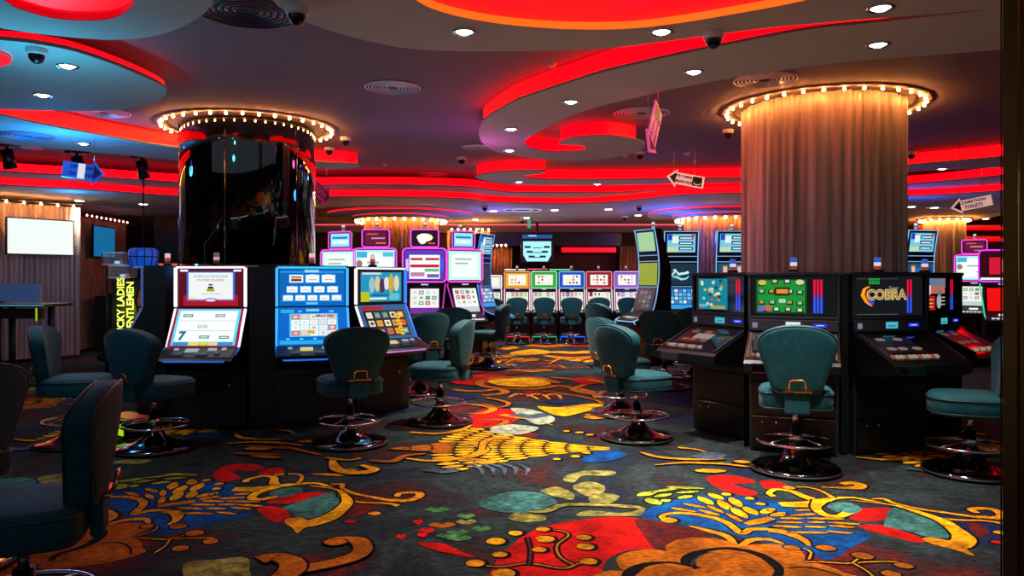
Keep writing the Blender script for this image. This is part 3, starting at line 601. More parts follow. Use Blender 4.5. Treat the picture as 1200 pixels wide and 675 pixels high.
for x, y, r in ((605, 363, 56), (720, 315, 42), (485, 490, 55), (650, 550, 70), (628, 440, 45), (895, 350, 55), (880, 293, 40), (860, 412, 42), (1120, 340, 45), (1130, 394, 52), (1150, 480, 50)): disc('C', x, y, r, 'yellow' if x < 750 and y < 400 else 'gold')
NEAR = len(SH)
# --- middle of the aisle
def fan(o, ang, r0, r1, rows, spread, w0, m, s0=0.):
    o = Vector(o)
    for j in range(rows):
        r = r0+(r1-r0)*j/rows; L = (r1-r0)/rows*1.02; n = int(3+2*j)
        for k in range(n):
            a_ = ang+spread*((k+.5)/n-.5)*2*(.55+.45*j/rows); d = Vector((math.cos(a_), math.sin(a_)))
            almond(o+d*r, o+d*(r+L), w0*(.8+.5*j/rows), m)
blob('B', [(800, 590), (840, 560), (940, 540), (1010, 562), (940, 590), (850, 598)], 'blue')
blob('B', [(200, 480), (340, 455), (520, 458), (600, 470), (560, 500), (440, 520), (380, 500)], 'darkred')
fan(fp('B', 1000, 535), PI*.985, .12, 1.65, 8, .6, .062, 'yellow')
for x, y, r in ((790, 461, 20), (838, 472, 20), (772, 572, 22), (822, 556, 20), (730, 455, 16), (685, 585, 18)): disc('B', x, y, r, 'yellow')
stroke('B', [(195, 508), (260, 506), (330, 525), (345, 545), (290, 570), (200, 585), (80, 592), (-20, 580)], [.02, .06, .09, .1, .09, .08, .06, .03], 'gold')
stroke('B', [(335, 540), (350, 505), (400, 487), (475, 492)], [.05, .07, .08, .02], 'gold'); leaf('B', 300, 595, 415, 597, .17, 'gold'); stroke('B', [(220, 585), (300, 585), (360, 592)], .05, 'gold')
for k in range(5): stroke('B', [(200+k*75, 605), (280+k*62, 610+k*2), (330+k*55, 630), (340+k*50, 660)], [.01, .04, .04, .01], 'slate2', edge=False)
blob('B', [(255, 402), (300, 370), (380, 347), (480, 360), (520, 385), (450, 430), (330, 442), (270, 425)], 'red')
stroke('B', [(255, 330), (330, 335), (390, 352), (340, 372), (270, 372)], [.03, .08, .1, .08, .03], 'gold'); stroke('B', [(320, 402), (420, 402), (450, 412), (400, 432), (300, 442)], [.02, .06, .08, .06, .02], 'orange')
stroke('B', [(430, 378), (500, 392), (580, 400), (665, 428)], [.1, .08, .06, .02], 'gold'); stroke('B', [(0, 460), (120, 466), (230, 452), (285, 428)], [.05, .08, .08, .03], 'gold')
blob('B', [(470, 350), (560, 355), (660, 385), (670, 410), (600, 425), (540, 400)], 'cream'); blob('B', [(380, 440), (480, 425), (600, 440), (520, 470), (400, 465)], 'cream')
blob('B', [(595, 340), (700, 345), (860, 328), (900, 345), (790, 372), (720, 386), (650, 372)], 'yellow'); stroke('B', [(720, 350), (800, 340), (880, 350), (900, 370), (820, 380)], .05, 'gold'); leaf('B', 805, 390, 915, 392, .2, 'gold')
for k in range(6): stroke('B', [(460+k*42, 300-k*2), (500+k*42, 283), (560+k*34, 290), (600+k*26, 308)], [.02, .05, .05, .02], 'gold' if k % 2 == 0 else 'darkred', edge=False)
blob('B', [(190, 225), (300, 195), (440, 190), (420, 215), (330, 240), (240, 238)], 'red')
stroke('B', [(690, 232), (600, 208), (450, 205), (340, 220), (330, 240), (420, 256), (600, 258), (700, 245), (850, 275), (880, 300)], .13, 'orange')
blob('B', [(365, 222), (440, 212), (560, 208), (650, 225), (640, 242), (540, 250), (420, 244)], 'yellow')
stroke('B', [(200, 262), (300, 270), (420, 262), (440, 280), (340, 290)], .12, 'orange'); stroke('B', [(650, 205), (760, 215), (820, 235), (760, 262), (860, 285)], .1, 'orange')
blob('B', [(750, 215), (860, 205), (900, 225), (820, 240)], 'red'); stroke('B', [(830, 215), (950, 238), (1100, 240)], .12, 'gold')
blob('B', [(470, 92), (560, 76), (650, 84), (640, 96), (500, 104)], 'yellow'); blob('B', [(620, 102), (760, 112), (900, 104), (940, 118), (800, 128), (680, 118)], 'gold')
for (x, y, L_, mm) in [(520, 125, 200, 'orange'), (760, 90, 260, 'yellow'), (420, 108, 160, 'gold'), (640, 60, 220, 'orange'), (830, 128, 180, 'yellow'), (600, 140, 200, 'darkred'), (420, 150, 160, 'orange'), (720, 160, 260, 'darkred'), (560, 175, 220, 'orange'), (450, 70, 120, 'gold')]:
    blob('B', [(x-L_/2, y), (x-L_/4, y-6), (x, y-3), (x+L_/4, y-8), (x+L_/2, y-2), (x+L_/4, y+5), (x, y+8), (x-L_/4, y+4)], mm)
stroke('H', [(715, 560), (800, 582), (950, 592), (1090, 590)], [.02, .06, .05, .01], 'gold'); stroke('H', [(780, 616), (900, 606), (1000, 608), (1080, 612), (1200, 625)], [.01, .05, .06, .05, .04], 'gold'); leaf('H', 950, 642, 1095, 642, .12, 'gold'); stroke('H', [(880, 540), (960, 548), (1050, 575)], [.05, .04, .01], 'gold')
leaf('H', 1120, 600, 1200, 605, .1, 'gold'); blob('H', [(940, 575), (1000, 560), (1090, 570), (1060, 590), (980, 590)], 'slate2')
for (x, y, L_, mm) in [(120, 190, 160, 'navy'), (420, 185, 260, 'darkred'), (250, 300, 130, 'navy'), (700, 320, 160, 'navy'), (560, 385, 200, 'slate2'), (150, 640, 180, 'slate2')]:
    blob('B', [(x-L_/2, y), (x-L_/4, y-10), (x, y-5), (x+L_/4, y-12), (x+L_/2, y-3), (x+L_/4, y+8), (x, y+12), (x-L_/4, y+6)], mm)
for k in range(9):
    x = 300+70*k; stroke('B', [(x, 130+6*(k % 3)), (x+60, 118), (x+130, 128), (x+190, 122)], [.02, .07, .06, .02], ('orange', 'darkred', 'gold')[k % 3])
for k in range(7):
    x = 180+110*k; stroke('B', [(x, 160+8*(k % 2)), (x+70, 150), (x+120, 166), (x+200, 158)], [.01, .05, .05, .01], ('darkred', 'orange', 'slate2')[k % 3])
stroke('B', [(360, 300), (460, 325), (420, 345), (340, 330)], .06, 'orange'); stroke('B', [(620, 270), (760, 290), (860, 310), (900, 330)], .05, 'orange'); stroke('B', [(400, 236), (480, 228), (560, 240)], .03, 'orange', edge=False)
MID = len(SH)
# --- pieces at lower left
stroke('A', [(545, 650), (640, 632), (740, 612), (830, 585), (870, 550), (845, 512), (760, 508), (700, 522)], [.09, .1, .1, .1, .1, .1, .08, .06], 'orange'); leaf('A', 690, 520, 800, 520, .1, 'orange')
stroke('A', [(400, 600), (470, 585), (540, 605), (550, 640), (500, 680), (440, 700)], [.12, .1, .12, .14, .12, .08], 'orange')
blob('A', [(60, 620), (200, 600), (340, 590), (355, 640), (340, 700), (100, 720)], 'olive')
stroke('A', [(730, 145), (745, 185), (800, 205), (880, 205), (920, 190), (860, 172)], [.04, .09, .09, .1, .08, .04], 'gold'); stroke('A', [(700, 138), (800, 150), (860, 140)], .04, 'gold')
stroke('A', [(900, 150), (1000, 155), (1060, 130), (1150, 120)], [.05, .08, .06, .04], 'orange')
fan(fp('A', 960, 100), 0.1, .05, .6, 3, .45, .07, 'orange')
for l in [(260, 118, 500, 125, .05), (360, 130, 500, 140, .09), (330, 85, 560, 100, .05), (480, 80, 690, 130, .05)]: leaf('A', *l, 'orange')
EXTRA = len(SH)
cell = Vector((-3.66, .36)); cell2 = Vector((.36, 3.66))
base = list(SH); allsh = []
def shift(s, d): return [(m_, [[Vector((p[0], p[1]))+d for p in lp] for lp in lps]) for m_, lps in s]
for i in (-2, -1, 1, 2): allsh.append((shift(base[:NEAR], cell*i), 0))
for i, j in ((1, 2), (2, 2), (-1, 2), (-2, 1), (2, 1), (3, 1), (-3, 1), (0, 3), (-1, 3), (1, 3), (2, 3), (-2, 3), (0, 4), (1, 4), (-1, 4)): allsh.append((shift(base[:NEAR], cell*i+cell2*j*1.18), 0))
allsh.append((shift(base[NEAR:MID], cell*1+Vector((0, .4))), NEAR)); allsh.append((shift(base[NEAR:MID], cell*-1+Vector((0, .4))), NEAR))
allsh.append((base, 0))
def lay(s, k0):
    for k, (m_, lps) in enumerate(s):
        zz = -.0115+(k+k0)*.0115/(EXTRA+2)
        for lp in lps:
            if len(lp) == 4: FL.add([(p[0], p[1], zz) for p in lp], [[0, 1, 2, 3]], FM[m_])
            else:
                L3 = [Vector((p[0], p[1], 0)) for p in lp]; FL.add([(p.x, p.y, zz) for p in L3], [list(t_) for t_ in tessellate_polygon([L3])], FM[m_])
for s, k0 in allsh: lay(s, k0)
fl_me = FL.build('floor'); tag(fl_me, kind='structure')
# ---------------------------------------------------------------- stools
def make_chair():
    r = empty('casino_stool', (0, 0, 0))
    # base with polished trumpet
    m = MB(); m.lathe([(.05, 0), (.315, 0), (.325, .006), (.325, .022), (.31, .034)], (0, 0, 0), M_CHRD, n=48, cap=False)
    m.lathe([(.31, .034), (.24, .045), (.16, .07), (.10, .11), (.065, .165), (.05, .20)], (0, 0, 0), M_CHRD, n=48); b = m.build('base', r)
    m = MB(); m.lathe([(.30, -.001), (.333, -.001), (.333, .014), (.325, .018)], (0, 0, 0), M_RUB, n=48); m.build('rubber_rim', b)
    m = MB(); m.cyl((0, 0, .05), (0, 0, .34), .040, M_BLK, n=20); m.cyl((0, 0, .34), (0, 0, .47), .022, M_CHROME, n=16); m.build('stem', r)
    m = MB(); R = .275
    m.tube([(R*math.cos(a), R*math.sin(a)+.02, .215) for a in [2*PI*k/40 for k in range(40)]], .0115, M_CHROME, closed=True, n=8)
    for k in range(4):
        a = PI/4+k*PI/2; m.tube([(.035*math.cos(a), .035*math.sin(a), .25), (R*.6*math.cos(a), R*.6*math.sin(a)+.01, .235), (R*math.cos(a), R*math.sin(a)+.02, .215)], .008, M_CHROME, n=6)
    m.lathe([(.044, .22), (.05, .225), (.05, .265), (.044, .27)], (0, 0, 0), M_CHROME, n=20); m.build('foot_ring', r)
    # seat: horseshoe cushion
    out = [(p.x, p.y) for p in catmull([(-.12, -.225, 0), (.12, -.225, 0), (.225, -.20, 0), (.258, -.10, 0), (.262, .05, 0), (.25, .17, 0), (.19, .255, 0), (.07, .285, 0), (-.07, .285, 0), (-.19, .255, 0), (-.25, .17, 0), (-.262, .05, 0), (-.258, -.10, 0), (-.225, -.20, 0)], 5)]
    m = MB(); m.pad(out, [(.86, .468), (.95, .474), (.99, .50), (1.0, .54), (1.0, .58), (.985, .605), (.95, .622), (.86, .633)], lambda u, v, d: (u, v, d), M_VEL, dome=.012); s = m.build('seat', r)
    m = MB(); m.tube([(x*1.003, y*1.003, .598) for x, y in out], .0055, M_VELP, closed=True, n=6); m.tube([(x*.985, y*.985, .49) for x, y in out], .005, M_VELP, closed=True, n=6); m.build('piping', s)
    m = MB(); m.box((0, 0, .466), (.26, .24, .02), M_BLKM, bev=.004); m.build('seat_plate', r)
    # backrest
    half = [(.0, -.004), (.12, -.004), (.165, .012), (.19, .07), (.222, .17), (.256, .27), (.276, .345), (.262, .402), (.212, .446), (.13, .478), (.05, .49)]
    out = [(p.x, p.y) for p in catmull([(x, z, 0) for x, z in half]+[(-x, z, 0) for x, z in half[:0:-1]], 4)]
    def mp(u, v, d):
        y = d+.75*u*u; z = .615+v; y -= v*.13; return (u, y-.235, z)
    m = MB(); m.pad(out, [(.87, -.050), (.95, -.047), (.985, -.036), (1, -.012), (1, .03), (.985, .052), (.94, .062), (.86, .068)], mp, M_VEL, dome=.01); bk = m.build('backrest', r)
    m = MB()
    for d, sc in ((-.040, .985), (.050, .987)):
        cu = sum(p[0] for p in out)/len(out); cv = sum(p[1] for p in out)/len(out)
        m.tube([mp(cu+(x-cu)*sc, cv+(y-cv)*sc, d) for x, y in out], .006, M_VELP, closed=True, n=6)
    m.build('piping', bk)
    # rear upholstered bracket and gold pull handle
    m = MB(); m.box((0, -.262, .545), (.17, .05, .17), M_VEL, bev=.015); m.build('rear_bracket', r)
    m = MB(); m.box((0, -.300, .632), (.20, .022, .016), M_GOLD, bev=.003)
    m.tube([(-.055, -.305, .635), (-.057, -.325, .665), (-.052, -.33, .705), (-.035, -.33, .715), (.035, -.33, .715), (.052, -.33, .705), (.057, -.325, .665), (.055, -.305, .635)], .0075, M_GOLD, n=8); m.build('handle', r)
    return r
proto = make_chair(); used = [False]
def chair(px, Y, face, label, group=None, z=0, X=None, s=(1, 1, .935)):
    """face = direction in plan that a sitter looks"""
    o = proto if not used[0] else copy_tree(proto); used[0] = True
    o.scale = s; o.location = ((px-CX)*Y/F if X is None else X, Y, z); o.rotation_euler.z = math.atan2(face[1], face[0])-PI/2
    tag(o, label, 'stool', group or 'teal velvet casino stools'); return o
chair(932, 5.83, (.30, .95), 'teal velvet stool with gold handle seen square from behind at the green-screen machine', s=(1, 1, 1))
chair(746, 7.0, (.90, .50), 'teal velvet stool standing alone in front at the left-facing machine of the right bank')
chair(727, 8.25, (.9, .42), 'teal stool directly behind the lone front stool on the aisle right side')
chair(712, 12.9, (.8, .6), 'small blue-lit stool at the angled tall machine, farthest of the aisle right side')
chair(1158, 5.75, (-.93, .42), 'teal stool half hidden by the mirrored post at the right edge', X=3.43)
chair(410, 6.75, (-.46, .88), 'dark teal stool turned left in front of the blue slot machine')
chair(516, 7.75, (-.98, .2), 'teal stool in profile facing left with pink reflections in its base')
chair(492, 9.7, (-.62, .78), 'blue-lit stool just behind the profile stool, left side of the aisle')
chair(528, 11.2, (-.2, .97), 'shadowed stool seen from behind between the aisle and the pink-edged machines')
chair(181, 6.55, (.40, .9), 'dark teal stool in front of the white-lit red slot machine')
chair(88, 6.75, (.96, .28), 'stool in profile facing right in front of the bar table')
chair(28, 3.0, (-.92, -.36), 'large nearest stool facing left at the lower left corner')
chair(-70, 3.85, (-.80, .35), 'cropped stool at the left edge behind the nearest stool')
chair(573, 12.5, (-.97, .25), 'dark stool in profile near the blue-edged slanted machine')
chair(571, 16.2, (-.3, .95), 'bright blue stool back in front of the leftmost low machine')
chair(779, 10.2, (.45, .9), 'left of two dark stools below the diver screen machine')
chair(812, 11.2, (.1, 1), 'right of two dark stools below the diver screen machine')
for k, px in enumerate((606, 637.5, 669, 701, 735)):
    chair(px, 17.05, ((0.0, 1), (.02, 1), (-.02, 1), (0, 1), (.01, 1))[k], ['small far stool at the low machine with the orange frame', 'small far stool at the low machine with the green frame', 'small far stool at the low machine with the blue frame', 'small far stool at the low machine with the red frame', 'small far stool at the low machine with the purple frame'][k], s=(.86, .86, .93))

# ---------------------------------------------------------------- machine helpers
def plane(o, x, z):
    """returns r(u0,v0,u1,v1,mat,layer) drawing a tile on the rectangle o + u*x + v*z (0..1)"""
    o, x, z = Vector(o), Vector(x), Vector(z); nn = x.cross(z).normalized()
    def r(mb, u0, v0, u1, v1, m, k=1):
        d = nn*.0012*k
        mb.add([o+x*u0+z*v0+d, o+x*u1+z*v0+d, o+x*u1+z*v1+d, o+x*u0+z*v1+d], [[0, 1, 2, 3]], m)
    r.o, r.x, r.z, r.n = o, x, z, nn
    return r
def rrect(w_, z0, z1, y, rad, n=5):
    pts = []
    for cx, cz, a0 in ((w_/2-rad, z0+rad, -PI/2), (w_/2-rad, z1-rad, 0), (-w_/2+rad, z1-rad, PI/2), (-w_/2+rad, z0+rad, PI)):
        for k in range(n+1): a = a0+PI/2*k/n; pts.append((cx+rad*math.cos(a), y, cz+rad*math.sin(a)))
    return pts
def oval(mb, pl, u, v, ru, rv, m, k=2, n=14):
    pts = [pl.o+pl.x*(u+ru*math.cos(2*PI*i/n))+pl.z*(v+rv*math.sin(2*PI*i/n))+pl.n*.0012*k for i in range(n)]
    mb.add(pts, [list(range(n))], m)
def symbols(mb, pl, u0, v0, u1, v1, nu, nv, cols, s=1.2, fill=.8, k=2, inner=True):
    for i in range(nu):
        for j in range(nv):
            c = random.choice(cols); du = (u1-u0)/nu; dv = (v1-v0)/nv; a = u0+du*(i+.5); b = v0+dv*(j+.5)
            pl(mb, a-du*fill/2, b-dv*fill/2, a+du*fill/2, b+dv*fill/2, em(c, s), k)
            if inner: c2 = random.choice(cols); oval(mb, pl, a, b, du*fill*.3, dv*fill*.3, em(c2, s*.8), k+1, 8)
def textp(mb, pl, txt, u, v, size, m, k=3, bold=.0):
    mb.text(txt, size, frame(pl.o+pl.x*u+pl.z*v+pl.n*.0012*k, pl.x, pl.z), m, ext=.0003, bold=bold)
def topper(root, x, z, cols=('#3060c0', '#e0e0f0', '#a04030')):
    t = MB(); t.box((0, .0, .012), (.07, .07, .024), M_BLKM, bev=.004); t.cyl((0, 0, .02), (0, 0, .055), .026, em(cols[2], .8), n=14); t.cyl((0, 0, .055), (0, 0, .085), .028, em(cols[1], .9), n=14); t.cyl((0, 0, .085), (0, 0, .125), .027, em(cols[0], .9), n=14); t.cyl((0, 0, .125), (0, 0, .133), .02, M_CHROME, n=14)
    o = t.build('signal_lamp', root); o.location = (x, .14, z); return o

# ---- slant machines of the left bank
def slant_machine(loc, rz, style, label, dp=.34):
    r = empty('slot_machine', loc, rz, label, 'slot machine'); W = .70; hw = W/2
    m = MB(); m.prof([(.02, 1.575), (.0, 1.56), (.0, 1.165), (-.20, .80), (-.40, .715), (-.42, .69), (-.40, .645), (-.12, .60), (-.06, .56), (-.06, 0), (dp, 0), (dp, 1.575)], -hw, hw, M_BLK); m.build('cabinet', r)
    m = MB(); m.box((0, -.065, .28), (.60, .012, .44), M_BLKM, bev=.004); d = m.build('lower_door', r)
    m = MB(); m.cyl((.2, -.075, .42), (.2, -.069, .42), .014, M_CHROME, n=12); m.build('lock', d)
    blue = '#1878ff'
    Lc, Rc, Tc = {'red': ('#fff0ff', '#f8e8ff', '#ffe8f8'), 'blue': ('#3aa0ff', '#3aa0ff', '#28b8e8'), 'mix': ('#ffd8d8', '#2a78ff', '#e8e8ff'), 'dark': ('#8090c0', '#304070', '#405080')}[style]
    for s, c in ((-1, Lc), (1, Rc)):
        m = MB(); m.box((s*(hw-.012), -.012, 1.362), (.026, .028, .38), em(c, 1.5), bev=.006)
        m.tube([(s*(hw-.012), -.012, 1.15), (s*(hw-.012), -.20, .80)], .014, em(c, 1.5), n=8); m.build('edge_light', r)
    m = MB(); m.box((0, -.012, 1.555), (W-.04, .028, .02), em(Tc, 1.3), bev=.005); m.build('top_light', r)
    up = plane((-.315, -.004, 1.175), (.63, 0, 0), (0, 0, .365)); m = MB()
    lo = plane((-.315, -.006-.2, .815), (.63, 0, 0), (0, .19, .34)); m2 = MB()
    if style == 'red':
        up(m, 0, 0, 1, 1, em('#6a0818', .7)); up(m, .08, .02, .92, .30, em('#c81020', .8), 2); up(m, .03, .93, .15, .98, em('#e8f0ff', 1.2), 2); up(m, .85, .93, .97, .98, em('#e8f0ff', 1.2), 2); up(m, .13, .15, .87, .93, em('#2070e0', 1.0), 2)
        up(m, .16, .19, .84, .90, em('#f2f6f4', 1.0), 3); textp(m, up, 'ACTION ON THIS MACHINE', .5, .80, .026, em('#70807a', .6), 4); textp(m, up, 'TO START PLAYING', .5, .70, .03, em('#90704a', .6), 4)
        up(m, .44, .40, .56, .48, em('#a8b820', .9), 4); up(m, .46, .48, .54, .53, em('#203018', .3), 4); up(m, .47, .56, .53, .6, em('#505868', .5), 4); up(m, .17, .21, .27, .25, em('#e8f000', 1), 4); textp(m, up, 'TOUCH THE SCREEN', .5, .33, .02, em('#a0a8a0', .7), 4)
        oval(m, up, .5, .17, .10, .06, em('#3040a0', .9), 4); oval(m, up, .5, .17, .08, .04, em('#f0d0e8', 1), 5)
        lo(m2, -.03, -.04, 1.03, 1.0, em('#b01838', .8)); lo(m2, .02, .0, .98, .98, em('#50d0ff', 1.2), 2); lo(m2, .06, .10, .94, .93, em('#f4faf8', 1.05), 3)
        for v in (.38, .65): lo(m2, .08, v, .92, v+.012, em('#b8c8c8', .8), 4)
        def bar(u, v, c): lo(m2, u-.075, v-.04, u+.075, v+.04, em(c, .7), 4); lo(m2, u-.055, v-.014, u+.055, v+.014, em('#e8f4f0', 1), 5)
        bar(.19, .80, '#3aa08a'); bar(.68, .80, '#a0a8c0'); bar(.50, .22, '#3aa08a'); bar(.80, .21, '#3aa08a'); bar(.44, .5, '#d8e4e0')
        textp(m2, lo, '7', .16, .24, .12, em('#10789a', .8), 5, bold=.006)
        lo(m2, .05, .0, .95, .08, em('#1890d8', 1), 4); lo(m2, .28, -.01, .44, .09, em('#e8d880', 1), 5); oval(m2, lo, .51, .04, .07, .05, em('#d8e010', 1), 6); lo(m2, .58, -.01, .72, .09, em('#e8d0a0', 1), 5)
    elif style == 'blue':
        up(m, 0, 0, 1, 1, em('#0a6cc8', .9)); up(m, .02, .9, .98, .94, em('#28a0f0', 1), 2); up(m, .38, .91, .60, .98, em('#a0e0ff', 1), 3); up(m, .40, .04, .58, .10, em('#70c8f8', 1), 3); up(m, .02, .12, .98, .14, em('#1c90e8', 1), 2)
        for row, (n, v, s) in enumerate(((3, .74, .1), (4, .45, .075), (5, .22, .065))):
            wd = (.20, .155, .14)[row]; sp = (.245, .205, .185)[row]
            for k in range(n):
                u = .5+(k-(n-1)/2)*sp; up(m, u-wd/2-.01, v-s-.015, u+wd/2+.01, v+s+.015, em('#40b8ff', 1.1), 3); up(m, u-wd/2, v-s, u+wd/2, v+s, em('#f4f8f8', 1.05), 4)
                if row == 0 and k == 0: up(m, u-.08, v-.07, u+.08, v+.06, em('#8a3020', .7), 5); up(m, u-.08, v-.01, u+.08, v+.03, em('#f0c890', 1), 6)
                else: up(m, u-wd*.3, v-s*.4, u+wd*.3, v-s*.1, em('#e0a8a0', 1), 5); up(m, u-wd*.2, v+s*.7, u+wd*.2, v+s*1.2, em('#e0f0f8', 1), 5)
        lo(m2, -.03, -.04, 1.03, 1.02, em('#0a70d8', .9)); lo(m2, .02, .86, .22, .96, em('#30b0e0', 1), 2); lo(m2, .4, .9, .6, .97, em('#80d0f8', 1), 2); lo(m2, .28, .88, .34, .93, em('#60c0f0', 1), 2); lo(m2, .75, .87, .82, .93, em('#60c0f0', 1), 2); lo(m2, .0, .0, 1, .1, em('#28b0f0', 1), 2)
        for u in (.1, .3, .5, .7, .88): lo(m2, u, .12, u+.05, .16, em('#70d8ff', 1), 3)
        lo(m2, .15, .20, .88, .84, em('#60c8ff', 1.1), 2); symbols(m2, lo, .17, .22, .86, .82, 5, 4, ['#f8f0d8', '#f0f8f8', '#e8d8e0', '#f0c8a0', '#e8f0f0', '#d87860', '#ffffff', '#a0d0e8'], 1.05, .9, 3)
        for k in range(7): lo(m2, .55+.04*k, .74, .58+.04*k, .80, em(random.choice(['#c02818', '#d07020', '#b01030']), .9), 5)
        lo(m2, .42, .27, .52, .36, em('#e0b820', 1), 5)
    elif style == 'mix':
        up(m, 0, 0, 1, 1, em('#302018', .5)); up(m, .07, .06, .95, .93, em('#20a0c8', .9), 2); up(m, .07, .06, .25, .35, em('#b8c820', 1), 3)
        for u, c, v0, v1 in ((.30, '#a0c8d0', .3, .8), (.42, '#d8d0a0', .35, .82), (.52, '#503850', .3, .75), (.62, '#e8e8e8', .4, .8), (.72, '#d0b040', .3, .9), (.84, '#e0e0c0', .35, .85)): oval(m, up, u, (v0+v1)/2, .06, (v1-v0)/2, em(c, .95), 4, 10)
        up(m, .25, .12, .62, .18, em('#e8f0d0', 1), 4); up(m, .3, .22, .75, .28, em('#1070b0', .9), 4); up(m, .1, .86, .5, .92, em('#d0e0e8', 1), 4); up(m, .68, .1, .9, .3, em('#60d0e0', .9), 4)
        lo(m2, -.02, -.03, 1.02, 1.02, em('#1868a8', .8)); lo(m2, .05, .86, .5, .97, em('#c02018', .9), 2)
        lo(m2, .06, .05, .93, .84, em('#241810', .4), 2); symbols(m2, lo, .08, .07, .92, .82, 5, 3, ['#f0a020', '#e8e0c0', '#2090a0', '#e06020', '#c8b040', '#f0f0e0', '#304080'], 1.0, .72, 3)
        for k in range(7): oval(m2, lo, .74+.02*(k % 2), .1+.1*k, .05, .045, em('#f0c020', 1), 6, 8)
    else:
        up(m, 0, 0, 1, 1, em('#401828', .4)); up(m, .1, .1, .9, .9, em('#806070', .4), 2); lo(m2, 0, 0, 1, 1, em('#202840', .4)); symbols(m2, lo, .1, .1, .9, .9, 5, 3, ['#604050', '#405070'], .5, .7, 2)
    m.build('upper_screen', r); m2.build('lower_screen', r)
    m = MB(); bx_ = [em('#0c0c18', .3), em('#d8d090', .9), em('#a0b0b8', .8), em('#ff4060', 1.2), em('#283850', .8)]
    deck = plane((-.33, -.40, .722), (.66, 0, 0), (0, .19, .078))
    deck(m, 0, 0, 1, 1, M_BLK)
    m.build('button_deck', r)
    for u, v, wd, h, c in ((.17, .72, .06, .14, 2), (.40, .60, .18, .30, 1 if style != 'red' else 2), (.68, .7, .12, .2, 2), (.84, .75, .06, .2, 3 if style == 'blue' else 2), (.24, .3, .14, .3, 4), (.58, .28, .16, .25, 4), (.78, .35, .08, .2, 4)):
        m = MB(); q = deck.o+deck.x*u+deck.z*v+deck.n*.006; R = frame((0, 0, 0), deck.x, deck.z).to_3x3(); m.box(q, (.66*wd, .2*h, .014), bx_[c], bev=.003, rot=R); m.build('button', r)
    m = MB(); c = {'red': '#2860e0', 'blue': '#2070f8', 'mix': '#c080e0', 'dark': '#203050'}[style]
    m.tube([(-hw, -.22, .79), (-hw+.01, -.36, .705), (-hw+.08, -.425, .685), (hw-.08, -.425, .685), (hw-.01, -.36, .705), (hw, -.22, .79)], .008, em(c, .9), n=6); m.build('deck_light', r)
    topper(r, 0, 1.575, ('#705858', '#c8a8a0', '#502828') if style == 'red' else ('#f0c8c0', '#c04040', '#503040')); return r
slant_machine((-2.92, 7.45, 0), .0, 'red', 'slot machine with a white reel screen in a red frame, white edge lights')
slant_machine((-1.98, 7.62, 0), .30, 'blue', 'slot machine with glowing blue screens and blue edge lights')
slant_machine((-1.43, 8.36, 0), .84, 'mix', 'angled slot machine with colourful picture screen, pink left edge and blue right edge')
slant_machine((-3.66, 7.83, 0), -1.38, 'dark', 'dark slot machine turned away at the left end of the left bank', .2)
m = MB(); m.prism([(-2.555, 7.46), (-2.33, 7.52), (-2.45, 7.95), (-2.555, 7.95)], 0, 1.56, M_BLK); tag(m.build('bank_partition'), 'black partition between the red and the blue slot machines', 'partition')

